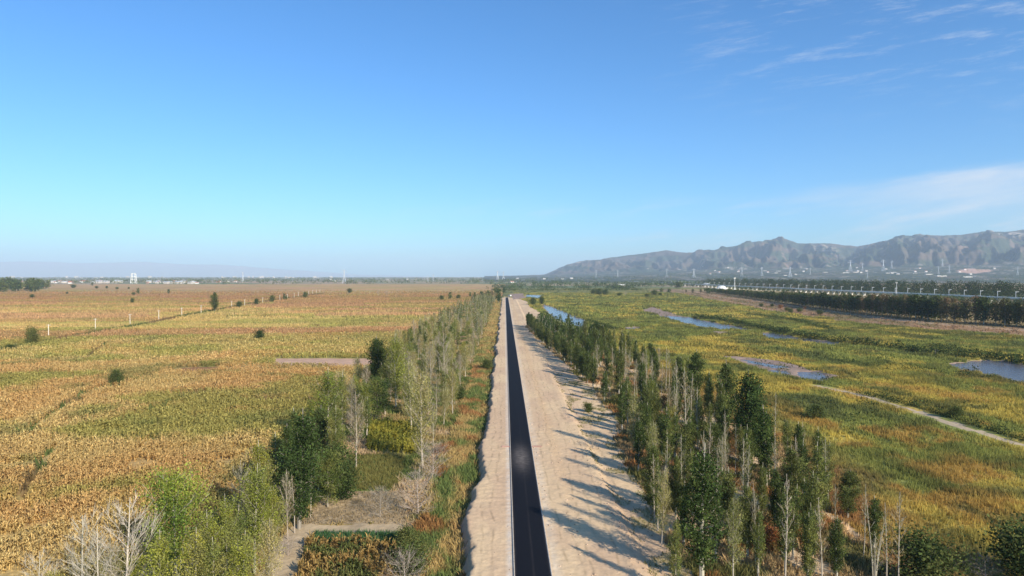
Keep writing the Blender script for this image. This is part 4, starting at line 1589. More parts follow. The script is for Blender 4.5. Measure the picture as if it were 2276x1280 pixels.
fill(lambda y: float(xl(y)) + 1.0, lambda y: -12.5, 84, 430, lambda y: 2.6 + y / 210, 150, pick_l, 'L', GL, avoid_l)
for y in np.geomspace(150, 440, 15):
    plant(('sparse', 'bare', 'olive')[rng.integers(3)], float(-12.5 - rng.uniform(0, 2)), float(y), float(rng.uniform(8, 11)), 'L', 1.1, None, GL)

# single trees and bushes out in the maize field
for k, u, vb, vt, w, lab in (
    ('dark', 478, 693, 647, 1.35, 'tall dark columnar tree alone by the line of poles in the field'),
    ('bush', 72, 766, 730, .85, 'round dark bush beside the nearest pole at the left'),
    ('bush', 25, 780, 766, 1.6, 'low dark bush by the left edge at the weedy field bank'),
    ('bush', 577, 758, 736, 1.0, 'single green bush in mid field left of the bare plot'),
    ('bush', 260, 858, 824, .9, 'single dark bush nearest the camera in the maize'),
    ('bush', 531, 684, 670, .9, 'small round bush just right of the columnar tree'),
    ('bush', 570, 678, 664, .8, 'second round bush right of the columnar tree'),
    ('bush', 605, 672, 658, .9, 'third bush along the line of poles'),
    ('far', 632, 667, 653, .7, 'narrow dark tree along the distant line of poles'),
    ('far', 637, 667, 657, .9, 'short bush pressed against the narrow tree by the poles'),
    ('bush', 679, 662, 650, 1.0, 'far green bush where the line of poles fades out'),
    ('bush', 777, 651, 642, 1.3, 'round dark tree in the far field beside a pale patch'),
    ('far', 307, 654, 641, .8, 'dark oval tree alone in the far left field'),
    ('far', 375, 654, 643, .8, 'round headed tree alone in the far field, right of the oval one'),
    ('bush', 294, 674, 663, .8, 'small reddish-dark bush below the oval tree'),
    ('bush', 297, 656, 650, 1.4, 'low bush at the foot of the oval tree'),
    ('bush', 71, 663, 654, 1.2, 'small dome bush in the far field at the left'),
    ('bush', 163, 640, 633, 1.5, 'small dark bush in the far field near the dense wood'),
    ('bush', 149, 653, 649, 1.3, 'tiny dark bush in the far field left of centre'),
    ('far', 205, 635, 627, 1.2, 'dark tree before the village at the far left'),
    ('bush', 215, 641, 636, 1.4, None), ('bush', 237, 641, 636, 1.2, None), ('bush', 260, 643, 638, 1.4, None), ('bush', 286, 642, 638, 1.2, None),
    ('greybush', 841, 656, 644, .8, 'reddish bare bush in the far field, left of a grey twin'),
    ('greybush', 859, 656, 647, 1.3, 'grey bare bush in the far field, right of a reddish twin'),
    ('bush', 982, 667, 657, 1.1, 'dark green bush near the far end of the left belt'),
    ('far', 1000, 666, 650, .9, 'dark tree at the far edge of the field near the belt'),
    ('bush', 1019, 664, 655, 1.2, None), ('far', 1108, 675, 645, .7, 'dark trunk-like tree standing alone left of the far road end'),
    ('beltbrown', 1094, 664, 644, 1.0, None), ('far', 1085, 663, 647, 1.1, None), ('far', 1070, 664, 648, 1.1, None), ('far', 1055, 662, 650, 1.0, None),
    ('far', 1103, 655, 640, 1.2, None), ('far', 1120, 652, 641, 1.2, None), ('far', 1045, 660, 650, 1.0, None)):
    plant_px(k, u, vb, vt, 'F', w, lab, None, 'field_bush' if k in ('bush', 'greybush') else 'field_tree')
CAT['field_bush'] = 'field bush'

# dense wood at the left edge
for i in range(38):
    u = rng.uniform(-60, 106)
    vb = rng.uniform(640, 648.5) if i > 20 else rng.uniform(646.5, 649)
    plant_px('far', float(u), float(vb), float(vb - rng.uniform(17, 25)), 'W', float(rng.uniform(1.0, 1.35)),
             None, 'trees of the dense wood at the left edge', 'wood_tree')
CAT['wood_tree'] = 'wood tree'


# windbreak behind the levee
def levee_at(y): return float(np.interp(y, LEVY, LEVX))


WB = 'windbreak trees behind the levee'
y = 330.0
while y < 1330:
    h = float(np.interp(y, [330, 470, 700, 1000, 1300], [18, 17, 13.5, 10, 8]) * rng.uniform(.85, 1.12))
    kind = 'belt' if rng.uniform() < (.45 if y < 620 else .85) else 'beltbrown'
    plant(kind, levee_at(y) + 5 + rng.uniform(-1, 1), y, h, 'B', float(rng.uniform(.9, 1.2)), None, WB)
    y += 3.2 + y / 170
# isolated shrubs on the river flats and levee foot
for u, vb, vt, k in ((1822, 699, 690, 'bush'), (1757, 695, 687, 'bush'), (1735, 685, 678, 'rustbush'), (1749, 691, 684, 'bush'), (1777, 694, 686, 'bush'), (1789, 687, 683, 'rustbush'),
                     (1716, 681, 676, 'bush'), (1692, 682, 675, 'bush'), (1455, 656, 646, 'bush'), (1438, 660, 653, 'bush'), (1467, 657, 651, 'bush'),
                     (1330, 655, 643, 'bush'), (1345, 655, 645, 'bush'), (1318, 653, 645, 'bush'), (1390, 657, 648, 'greybush'), (1376, 658, 651, 'bush'),
                     (1470, 650, 642, 'far'), (1488, 651, 642, 'far'), (1505, 641, 627, 'far'), (1512, 641, 628, 'far'), (1540, 652, 641, 'beltbrown'), (1558, 652, 641, 'beltbrown'), (1575, 653, 641, 'far'), (1525, 651, 643, 'beltbrown')):
    plant_px(k, u, vb, vt, 'M', 1.5, None, None, 'meadow_bush' if 'bush' in k else 'field_tree')
CAT['meadow_bush'] = 'meadow bush'


# masses nobody could count: crowns of big leaf clumps
def mass(name, pts, label, leaf=1.6, n=40, col=DKG, col2=MDG, wide=.42):
    cs, cc, sz = [], [], []
    tr = MB()
    for (x, y, z, h) in pts:
        k = rng.normal(0, 1, (n, 3))
        k /= np.linalg.norm(k, axis=1)[:, None]
        k *= rng.uniform(.55, 1.0, (n, 1)) * np.array([h * wide, h * wide, h * .5])
        cs.append(np.array([x, y, z + h * .52]) + k)
        g = rng.uniform(.7, 1.3)
        cc.append(np.tile((col if rng.uniform() < .6 else col2) * g, (n, 1)))
        sz.append(np.full(n, leaf * h / 10))
    cs, cc, sz = np.concatenate(cs), np.concatenate(cc), np.concatenate(sz)
    V, F, Cc = quads(cs, sz, cc, .3)
    return link(name, npmesh(name, V, F, M_LEAF, Cc), kind='stuff', label=label)


pts = []
for _ in range(420):
    y = rng.uniform(330, 1330)
    x = levee_at(y) + rng.uniform(7, 20)
    h = float(np.interp(y, [330, 470, 700, 1000, 1300], [16.5, 15.5, 12.5, 9.5, 8]) * rng.uniform(.8, 1.05))
    pts.append((x, y, Hs(x, y), h))
mass('windbreak_wood', pts, 'dark mass of trees filling the windbreak behind the levee', 1.3, 90, DKG * .75, DKG)
pts = []
for _ in range(1500):
    y = 640 * (2300 / 640) ** rng.uniform(0, 1)
    dx = rng.uniform(0, 1) ** 1.3
    x = 622 + dx * 110
    pts.append((x, y, Hs(x, y), (11 + 11 * min(1, dx * 2)) * rng.uniform(.85, 1.1)))
mass('railway_wood', pts, 'long dark wood behind the elevated railway', .72, 110, DKG * .55, DKG * .8, .27)
pts = []
for _ in range(240):
    y = rng.uniform(690, 1000) if rng.uniform() < .6 else rng.uniform(1350, 1700)
    x = 588 + rng.uniform(-12, 4)
    pts.append((x, y, Hs(x, y), rng.uniform(5, 9)))
for _ in range(700):
    y = 620 * (2600 / 620) ** rng.uniform(0, 1)
    x = rng.uniform(596, 622)
    pts.append((x, y, Hs(x, y), rng.uniform(3, 5.5)))
mass('lineside_scrub', pts, 'dark scrub in front of the elevated railway', 1.3, 70)
def grove_mass(name, label, n, xa, xb, y0, y1, kinds, h0, h1):
    cs, cc, tr = [], [], MB()
    for _ in range(n):
        y = rng.uniform(y0, y1)
        x = rng.uniform(xa(y), xb(y))
        z, h = Hs(x, y), rng.uniform(h0, h1)
        m = 170
        t = rng.uniform(.1, 1, m)
        w = 1.45 * np.sin(np.pi * np.clip(t * .9 + .08, 0, 1)) ** .7 + .2
        a, q = rng.uniform(0, 6.28, m), rng.uniform(.3, 1, m) ** .6
        cs.append(np.stack([x + w * q * np.cos(a), y + w * q * np.sin(a), z + t * h], -1))
        k = kinds[rng.integers(len(kinds))]
        cc.append(np.tile(k * rng.uniform(.75, 1.25), (m, 1)) * rng.uniform(.7, 1.3, (m, 1)))
        tr.tube([(x, y, z), (x + .2, y, z + h * .95)], [.16, .05], 4, C(.46, .41, .32))
    V, F, Cc = quads(np.concatenate(cs), np.full(n * 170, .62), np.concatenate(cc), .3)
    tv = np.concatenate(tr.V)
    tf = np.array([f for f in tr.F if len(f) == 4])
    V, F, Cc = np.concatenate([V, tv]), np.concatenate([F, tf + len(V)]), np.concatenate([Cc, np.concatenate(tr.c)])
    return link(name, npmesh(name, V, F, M_LEAF, Cc), kind='stuff', label=label)


grove_mass('distant_tree_belt', 'farther run of the left tree belt, olive and bare tops merging', 190, lambda y: float(xl(y)) + 1, lambda y: -12.0, 425, 940,
           [C(.25, .235, .09), C(.20, .20, .07), C(.13, .15, .05), C(.30, .26, .14)], 7.5, 11)
grove_mass('distant_grove', 'dense far interior of the right grove', 70, lambda y: float(xr0(y)) + 4, lambda y: float(xr1(y)), 320, 428, [DKG, DKG * 1.2, MDG], 8, 10.5)
# meadow scrub and reeds along the banks
pts = []
for P in RIVERS:
    A = np.array(P)
    for i in range(len(P)):
        a, b = A[i], A[(i + 1) % len(P)]
        L = np.hypot(*(b - a))
        for _ in range(int(L / 2.2)):
            t = rng.uniform()
            q = a + (b - a) * t + rng.normal(0, 2.2, 2)
            if 470 > q[1] and rng.uniform() < .15:
                continue
            if float(river_depth(np.array([q[0]]), np.array([q[1]]))[0]) < .2 and q[0] > sand_edge(np.array([q[1]]))[0]:
                far = (b - a)[0] < 0
                pts.append((q[0], q[1], Hs(*q) - .3, rng.uniform(1.0, 2.6) * (1.2 if far else .7)))
for line, w_, hh_ in (([(1545, 706), (1620, 716), (1700, 733), (1790, 750), (1900, 764), (2000, 778), (2110, 793), (2200, 797), (2300, 812)], 2.2, 2.3),
                      ([(1660, 700), (1760, 712), (1850, 735)], 3, 1.6), ([(2060, 770), (2150, 786), (2276, 800)], 3, 1.8), ([(1880, 872), (1960, 884), (2060, 912), (2160, 944), (2276, 980)], .8, 1.1),
                      ([(1300, 712), (1330, 722), (1370, 735)], 3, 1.6), ([(1500, 765), (1600, 775), (1700, 790)], 4, 1.3), ([(1830, 800), (1950, 815), (2080, 830), (2200, 842)], 3, 1.2)):
    Pl = [np.array(g0(*q)) for q in line]
    for a, b in zip(Pl[:-1], Pl[1:]):
        for _ in range(int(np.hypot(*(b - a)) * 1.7)):
            q = a + (b - a) * rng.uniform() + rng.normal(0, w_ * .6, 2)
            if float(river_depth(np.array([q[0]]), np.array([q[1]]))[0]) < .1:
                pts.append((q[0], q[1], Hs(*q) - .3, hh_ * rng.uniform(.9, 1.9)))
for _ in range(1800):
    y = 130 * (900 / 130) ** rng.uniform(0, 1)
    x = rng.uniform(60, min(.9 * y + 10, levee_at(y) - 45))
    if float(fbm(np.array([x / 16]), np.array([y / 20]), 131, 4, .6)[0]) > .54 and float(river_depth(np.array([x]), np.array([y]))[0]) < .02:
        pts.append((x, y, Hs(x, y) - .4, rng.uniform(1.0, 2.2)))
for _ in range(700):
    y = rng.uniform(900, 1900)
    x = rng.uniform(-40, 400)
    if fbm(np.array([x / 60]), np.array([y / 90]), 135, 3)[0] > .5:
        pts.append((x, y, Hs(x, y) - .4, rng.uniform(2, 5)))
mass('marsh_scrub', pts, 'low dark green scrub dotted over the river flats', 2.2, 26, C(.062, .082, .026), C(.10, .115, .035), .75)
# weed bank of the pole line
px, py = [], []
for i in range(len(WEEDLINE) - 1):
    a, b = np.array(WEEDLINE[i]), np.array(WEEDLINE[i + 1])
    n = int(np.hypot(*(b - a)) * 3.2)
    t = rng.uniform(0, 1, n)[:, None]
    q = a + (b - a) * t + rng.normal(0, 1.3, (n, 2))
    px.append(q[:, 0])
    py.append(q[:, 1])
for ln in FIELD_LINES:
    for i in range(len(ln) - 1):
        a, b = np.array(ln[i]), np.array(ln[i + 1])
        n = int(np.hypot(*(b - a)) * 1.3)
        q = a + (b - a) * rng.uniform(0, 1, n)[:, None] + rng.normal(0, .45, (n, 2))
        kk = vn(q[:, 0] / 9, q[:, 1] / 9, 77) > .3
        px.append(q[kk, 0])
        py.append(q[kk, 1])
px, py = np.concatenate(px), np.concatenate(py)
colw = mix(C(.10, .13, .04), C(.22, .15, .07), ss(fbm(px / 25, py / 25, 431, 3), .4, .6))
make_stuff('field_bank_weeds', [blades(px, py, H(px, py), rng.uniform(.7, 2.3, len(px)), np.full(len(px), .6), colw, 4, .4, .3)], M_STALK,
           'dark weedy bank running along the pole line through the field')
# distant belts of trees
pts = []
for row in range(30):
    y0 = 2750 * (9500 / 2750) ** (row / 29.0)
    for _ in range(int(34 + y0 / 55)):
        x = rng.uniform(-.86 * y0, .05 * y0)
        yy = y0 + 90 * math.sin(x / 700 + row) + rng.normal(0, 14)
        if vn(x / 330, row * 3.7, 501) > (.40 if row < 6 else .28):
            pts.append((x, yy, -1.5, rng.uniform(9, 16) * (1 + y0 / 26000)))
mass('distant_woodland', pts, 'dark hazy belts of trees along the horizon on the left', 3.4, 14, DKG * .9, MDG * .8, .9)
pts = []
for _ in range(2600):
    y = 1950 * (5200 / 1950) ** rng.uniform(0, 1)
    x = rng.uniform(-.02 * y, .34 * y)
    if vn(x / 190, y / 230, 505) > .42:
        pts.append((x, y, land_z(x, y), rng.uniform(8, 15)))
for _ in range(420):
    y = rng.uniform(1480, 1560)
    x = rng.uniform(-30, 330)
    pts.append((x, y + x * .2, -1.5, rng.uniform(3, 6)))
for cu, cv, n, su in ((1378, 641, 120, 34), (1300, 640, 60, 20), (1215, 640, 80, 40), (1130, 641, 80, 40)):
    for _ in range(n):
        x, y = g0(cu + rng.normal(0, su * .5), cv + rng.uniform(-2, 2))
        pts.append((x, y, -1.5, rng.uniform(6, 11)))
mass('valley_woodland', pts, 'blue-green patches of trees on the valley floor ahead', 2.6, 18, DKG * .9, MDG * .9, .6)
pts = []
for _ in range(5200):
    p = rng.uniform(.03, 1.0)
    y = 3050 * (6400 / 3050) ** rng.uniform(0, 1)
    x = p * y
    if vn(x / 260, y / 420, 507) > .45:
        pts.append((x, y, land_z(x, y), rng.uniform(7, 13)))
mass('foothill_orchards', pts, 'dark orchards and woods on the foothills below the mountains', 3.2, 10, DKG * .8, MDG * .8, .9)


# ------------------------------------------------------------------ labels for the plants
def ordinal(i, n):
    w = ['', 'second from', 'third from', 'fourth from', 'fifth from', 'sixth from', 'seventh from', 'eighth from', 'ninth from', 'tenth from']
    j = n - 1 - i
    if n > 1 and min(i, j) == 0:
        return 'leftmost' if i == 0 else 'rightmost'
    if i <= j:
        return w[i] + ' left' if 0 < i < len(w) else None
    return w[j] + ' right' if 0 < j < len(w) else None


BANDS = {'R': [(0, 92, 'nearest right grove'), (92, 112, 'right grove beside long shadows'), (112, 140, 'right grove before its sandy gap'),
               (140, 175, 'right grove level with sandy gap'), (175, 215, 'right grove past sandy gap'), (215, 265, 'middle of right grove'),
               (265, 330, 'far right grove'), (330, 999, 'far tip of right grove')],
         'L': [(0, 92, 'near end of left belt'), (92, 125, 'left belt by the dry plot'), (125, 165, 'left belt by yellow maize'),
               (165, 215, 'left belt level with bare plot'), (215, 290, 'left belt past the bare plot'), (290, 360, 'farther left belt'),
               (360, 2000, 'farthest separate trees of left belt')]}
BANDS['RB'] = BANDS['R']
BANDS['LB'] = BANDS['L']
cells = {}
for q in PLANTS:
    if q['label']:
        q['o']['label'] = q['label']
        continue
    if q['where'] in BANDS:
        b = next((t for a, c, t in BANDS[q['where']] if a <= q['y'] < c), BANDS[q['where']][-1][2])
        if q['where'] == 'R' and q['kind'] in ('green', 'dark', 'midgreen', 'olive'):
            b = ('sand edge of ' if q['x'] - float(xr0(q['y'])) < 4.5 else 'interior of ') + b
    elif q['where'] == 'B':
        b = ('in the windbreak at the right edge' if q['y'] < 520 else 'in the windbreak before the mast' if q['y'] < 700 else 'in the windbreak left of the mast'
             if q['y'] < 820 else 'around the middle of the windbreak' if q['y'] < 960 else 'in the thin far half of the windbreak' if q['y'] < 1130 else 'at the farthest tip of the windbreak')
    elif q['where'] == 'W':
        b = 'front of the dense wood at the left edge' if q['y'] < float(np.median([p['y'] for p in PLANTS if p['where'] == 'W'])) else 'rear of the dense wood at the left edge'
    elif q['where'] == 'M':
        b = 'by the levee foot' if q['u'] > 1650 else 'on the far river flats'
    else:
        b = 'in the far field left of the road' if q['u'] < 1030 else 'beyond the far end of the road'
    h = 'short' if q['h'] < 6.5 and q['where'] in 'RL' else ''
    cells.setdefault((q['kind'], b, h), []).append(q)
for (k, b, h), qs in cells.items():
    qs.sort(key=lambda q: q['u'])
    n = len(qs)
    look = (h + ' ' + LOOK[k]).strip()
    for i, q in enumerate(qs):
        if n == 1:
            t = f'the only {look}, {b}'
        else:
            od = ordinal(i, n)
            t = f'{od} {look}, {b}' if od else f'{look} amid others, {b}'
        q['o']['label'] = t
        if not q['o'].get('group') and n > 1:
            q['o']['group'] = f'{LOOK[k]} plants {b}'[:60]


# ------------------------------------------------------------------ poles, pylons, railway, houses
def mk_pole():
    a = MB()
    a.tube([(0, 0, 0), (0, 0, 7.6)], [.19, .12], 8)
    b = MB()
    b.box(-.85, .85, -.05, .05, 7.05, 7.16)
    b.box(-.03, .03, -.09, -.05, 6.7, 7.4)
    c = MB()
    for x in (-.78, 0, .78):
        c.tube([(x, 0, 7.16 + (.44 if x == 0 else 0)), (x, 0, 7.38 + (.44 if x == 0 else 0))], [.05, .03], 6)
    return a.mesh('post', M_POLE), b.mesh('crossarm', M_STEEL), c


pm, cm, ins = mk_pole()
im = MB()
im.tube([(0, 0, 0), (0, 0, .22)], [.06, .035], 6)
im = im.mesh('insulator', M_WHITE)
POLES = [(108, 751.5), (212, 735), (289, 722), (353, 711.5), (404, 704), (447, 697), (515, 684.5), (544, 680), (584, 675), (622, 667), (639, 664.5), (654, 661.5), (663, 660.5), (675, 658),
         (686, 655.5), (695, 654.5), (703, 653), (711, 652)]
where_pole = ['beside the round dark bush, nearest the camera', 'second from the nearest end', 'third from the nearest end', 'fourth from the nearest end', 'just left of the weedy bank bend',
              'nearest left of the columnar tree', 'first right of the columnar tree', 'second right of the columnar tree', 'third right of the columnar tree', 'left of the narrow dark tree',
              'right of the narrow dark tree', 'two before the far green bush', 'left of the far green bush', 'touching the far green bush', 'first beyond the far green bush', 'second beyond the far green bush',
              'third beyond the far green bush', 'last and farthest of the line']
for (u, v), w in zip(POLES, where_pole):
    x, y, z = gp(u, v)
    e = empty('utility_pole', (x, y, z - .1), 1.0, (1 + y / 2500, 1 + y / 2500, 1))
    link('post', pm, e)
    link('crossarm', cm, e)
    for xx in (-.78, .78):
        link('insulator', im, e, loc=(xx, 0, 7.16))
    tag(e, 'pale concrete pole in the field, ' + w, 'utility pole', None, 'utility poles along the weedy field bank')


def lattice(h=45, base=8, bar=.5, arms=((.72, 9), (.84, 11), (.95, 7)), levels=7):
    """tapering four-legged tower body, and its cross arms"""
    body = MB()

    def hw(z):
        t = z / h
        return base / 2 * (1 - t / .6) + base * .10 * (t / .6) if t < .6 else base * .10 * (1 - (t - .6) * .8)
    zs = [h * (1 - (1 - i / levels) ** 1.35) for i in range(levels + 1)]
    for sx, sy in ((1, 1), (1, -1), (-1, 1), (-1, -1)):
        body.tube([(sx * hw(z), sy * hw(z), z) for z in zs], [bar * .7] * len(zs), 4)
    for i in range(levels):
        a, b = zs[i], zs[i + 1]
        for s in (1, -1):
            for ax in (0, 1):
                p = [(-hw(a), s * hw(a), a), (hw(b), s * hw(b), b)]
                q = [(hw(a), s * hw(a), a), (-hw(b), s * hw(b), b)]
                r = [(-hw(b), s * hw(b), b), (hw(b), s * hw(b), b)]
                for seg in (p, q, r):
                    if ax:
                        seg = [(t[1], t[0], t[2]) for t in seg]
                    body.tube(seg, [bar * .38] * 2, 3, cap=False)
    am = []
    for f, L in arms:
        m = MB()
        z = f * h
        for s in (1, -1):
            for t in (-1, 1):
                m.tube([(s * hw(z), t * hw(z), z), (s * L, 0, z + .4)], [bar * .45] * 2, 4)
                m.tube([(s * hw(z), t * hw(z), z + h * .05), (s * L, 0, z + .4)], [bar * .35] * 2, 3)
        am.append(m.mesh('cross_arm', M_STEEL))
    return body.mesh('lattice_body', M_STEEL), am


PY_A = lattice()
PY_B = lattice(45, 11, .62, ((.80, 12), (.93, 8)), 6)
PY_C = lattice(45, 14, .9, ((.86, 13),), 5)
PG = 'power pylons across the plain'
for u, vb, vt, pr, lab in (
    (540, 628, 604, PY_A, 'white lattice pylon on the left horizon between village and field'),
    (765, 630, 599, PY_B, 'tallest pale pylon on the left horizon, right of the village'),
    (963, 627, 609, PY_A, 'small pylon on the horizon left of the road, alone'),
    (951, 627, 612, PY_A, 'short faint pylon just left of another left of the road'),
    (1106, 623, 602, PY_B, 'left one of two faint pylons straight above the road end'),
    (1119, 623, 603, PY_B, 'right one of two faint pylons straight above the road end'),
    (1325, 617, 600, PY_A, 'pylon below the left shoulder of the mountains'),
    (1373, 616, 600, PY_A, 'second pylon from the left below the mountains'),
    (1482, 617, 597, PY_B, 'third pylon from the left below the mountains'),
    (1542, 617, 597, PY_C, 'bright white wide-legged pylon below the mountains, left of the white building'),
    (1649, 615, 593, PY_B, 'pylon above the left end of the long dark wood'),
    (1693, 614, 593, PY_B, 'pylon above the dark wood below the highest left peak'),
    (1756, 616, 593, PY_C, 'strong wide-legged pylon above the dark wood'),
    (1801, 611, 595, PY_A, 'slim pylon right of the strong wide-legged one'),
    (1890, 604, 578, PY_B, 'tall pylon on the foothills, leftmost of the upper group'),
    (1917, 603, 584, PY_A, 'shorter pylon beside the tall leftmost foothill one'),
    (1963, 603, 577, PY_B, 'tall pylon in the middle of the foothill group'),
    (1982, 597, 579, PY_A, 'small pylon right of the middle foothill one'),
    (2086, 610, 592, PY_A, 'faint pylon above the wood, left of the pink quarry'),
    (2110, 607, 589, PY_A, 'faint pylon nearest left of the pink quarry'),
    (2095, 593, 575, PY_A, 'faint high pylon at the mountain foot'),
    (1928, 619, 605, PY_A, 'small pylon just above the dark wood top'),
    (2262, 613, 592, PY_A, 'faint pylon at the right edge above the dark wood')):
    g = gpm(u, vb)
    if g is None:
        g = (*g0(u, 625), -1.5)
    x, y, z = g
    if y > 6500:
        x, y = x * 5000 / y, 5000.
        z = land_z(x, y)
    s = height_for(y, z, vt) / 45
    e = empty('power_pylon', (x, y, z), rng.uniform(-.5, .5), (s, s, s))
    link('lattice_body', pr[0], e)
    for a in pr[1]:
        link('cross_arm', a, e)
    tag(e, lab, 'pylon', None, PG)

# white double tower on the left horizon
m1, m2 = MB(), MB()
for s in (-1, 1):
    m1.tube([(s * 13, 0, 0), (s * 9, 0, 44)], [1.5, 1.3], 4)
    m1.tube([(s * 6, 0, 0), (s * 4.5, 0, 44)], [1.3, 1.1], 4)
for z in (2, 16, 30, 43):
    w = 13 - z / 11
    m2.box(-w, w, -.9, .9, z, z + 1.8)
for s in (-1, 1):
    for a, b in ((2, 16), (16, 30), (30, 43)):
        m2.tube([(s * 12.2, .2, a), (s * 5, .2, b)], [.5, .5], 4)
x, y, z = gp(297, 630)
e = empty('lattice_gantry', (x, y, z), 0.2)
link('tower_leg', m1.mesh('tower_leg', M_WHITE), e)
link('cross_beam', m2.mesh('cross_beam', M_WHITE), e)
tag(e, 'bright white twin-legged tower with cross beams among village trees on the left horizon', 'lattice tower')

# lattice mast near the railway
bm, am = lattice(24, 2.2, .16, ((.97, 1.6),), 10)
bm.materials[0] = M_STEEL
e = empty('radio_mast', (584, 1000, Hs(584, 1000)))
link('lattice_body', bm, e)
link('top_platform', am[0], e)
t = MB()
for s in (-1, 1):
    t.box(s * .9 - .2, s * .9 + .2, -.3, .3, 22.4, 24.6)
link('antenna', t.mesh('antenna', M_WHITE), e)
tag(e, 'tall slim lattice mast with white antennas standing before the long dark wood', 'radio mast')

# elevated railway: deck, parapets, piers and catenary masts
RX = 600.0
def rail_x(y): return RX - 8 * math.sin((y - 600) / 900)
ys = np.arange(560, 3300, 16.0)
dk, pa, pb = MB(), MB(), MB()
for a, b in zip(ys[:-1], ys[1:]):
    xa, xb = rail_x(a), rail_x(b)
    for mbd, (o0, o1, z0, z1) in ((dk, (-4.6, 4.6, 5.0, 6.2)), (pa, (-4.9, -4.6, 5.4, 6.9)), (pb, (4.6, 4.9, 5.4, 6.9))):
        V = [(xa + o0, a, z0), (xa + o1, a, z0), (xb + o1, b, z0), (xb + o0, b, z0), (xa + o0, a, z1), (xa + o1, a, z1), (xb + o1, b, z1), (xb + o0, b, z1)]
        mbd.add(V, [(3, 2, 1, 0), (4, 5, 6, 7), (0, 1, 5, 4), (1, 2, 6, 5), (2, 3, 7, 6), (3, 0, 4, 7)])
viad = empty('railway_viaduct', (0, 0, 0))
link('deck', dk.mesh('deck', M_CONC2), viad)
link('parapet', pa.mesh('parapet', M_CONC2), viad)
link('parapet', pb.mesh('parapet', M_CONC2), viad)
pier = MB()
pier.box(-1.8, 1.8, -.6, .6, -7.6, -1.4)
pier.box(-2.9, 2.9, -.9, .9, -1.4, .58)
pier = pier.mesh('pier', M_CONC2)
for y in np.geomspace(600, 3200, 96):
    o = link('pier', pier, viad)
    o.location = (rail_x(y), y, 4.4)
tag(viad, 'long pale elevated railway deck on piers crossing the plain before the dark wood', 'viaduct')
c1 = MB()
c1.tube([(0, 0, 0), (0, 0, 7.5)], [.26, .2], 6)
c2 = MB()
c2.tube([(0, 0, 6.3), (3.2, 0, 7.4)], [.13, .1], 4)
c2.tube([(0, 0, 7.3), (3.2, 0, 7.45)], [.12, .1], 4)
c2.box(-.5, 3.4, -.08, .08, 7.35, 7.6)
c1, c2 = c1.mesh('post', M_STEEL), c2.mesh('cantilever_arm', M_STEEL)
y = 640.0
ml = []
while y < 2500:
    ml.append(y)
    y += 27 + (y - 640) * .012
for i, y in enumerate(ml):
    s = 1.0
    x = rail_x(y)
    e = empty('catenary_mast', (x - 4.2, y, 6.2), 0, (1.15, 1.15, 1))
    link('post', c1, e)
    link('cantilever_arm', c2, e)
    u, v = proj(x, y, 8)
    sec = ('right of the lattice mast' if u > 2010 else 'on the open deck left of the lattice mast' if u > 1820 else 'above the scrub on the far deck' if u > 1700 else 'at the faint far end of the railway')
    e['sec'] = sec
    tag(e, 'x', 'catenary mast', None, 'catenary masts on the elevated railway')
ms = [o for o in COL.objects if o.name.startswith('catenary_mast')]
for sec in {o['sec'] for o in ms}:
    L = sorted([o for o in ms if o['sec'] == sec], key=lambda o: -o.location.y)
    for i, o in enumerate(L):
        od = ordinal(i, len(L))
        o['label'] = (f'{od} thin steel railway mast {sec}' if od else f'thin steel railway mast amid others {sec}')
for o in ms:
    del o['sec']


# houses
def gable_house(w, d, h, rise, wall, roof, win=True):
    a = MB()
    a.box(-w / 2, w / 2, -d / 2, d / 2, 0, h)
    a.add([(-w / 2, -d / 2, h), (-w / 2, d / 2, h), (-w / 2, 0, h + rise), (w / 2, -d / 2, h), (w / 2, d / 2, h), (w / 2, 0, h + rise)], [(0, 2, 1), (3, 4, 5)])
    r = MB()
    o = .5
    for s in (-1, 1):
        r.add([(-w / 2 - o, s * (d / 2 + o), h - .3), (w / 2 + o, s * (d / 2 + o), h - .3), (w / 2 + o, 0, h + rise + .1), (-w / 2 - o, 0, h + rise + .1),
               (-w / 2 - o, s * (d / 2 + o), h), (w / 2 + o, s * (d / 2 + o), h), (w / 2 + o, 0, h + rise + .4), (-w / 2 - o, 0, h + rise + .4)],
              [(3, 2, 1, 0), (4, 5, 6, 7), (0, 1, 5, 4), (1, 2, 6, 5), (2, 3, 7, 6), (3, 0, 4, 7)])
    g = MB()
    for k in range(3):
        x = (k - 1) * w * .3
        g.box(x - w * .06, x + w * .06, -d / 2 - .06, -d / 2 + .05, h * .35, h * .75)
    return a.mesh('wall', wall), r.mesh('roof', roof), g.mesh('window', M_GLASS)


HOUSES = [(gable_house(13, 8, 5, 2.2, M_WHITE, M_ROOFR), 'white red-roofed house'), (gable_house(15, 9, 6, 2, M_WALL, M_ROOFG), 'cream grey-roofed house'),
          (gable_house(12, 8, 4.5, 2.2, M_WALLR, M_ROOFR), 'red brick house'), (gable_house(15, 9, 5, 1.2, M_WALL, M_CONC2), 'all pale low house'),
          (gable_house(34, 10, 3, 1.0, M_WALL, M_CONC2), 'long white shed')]
hl = []
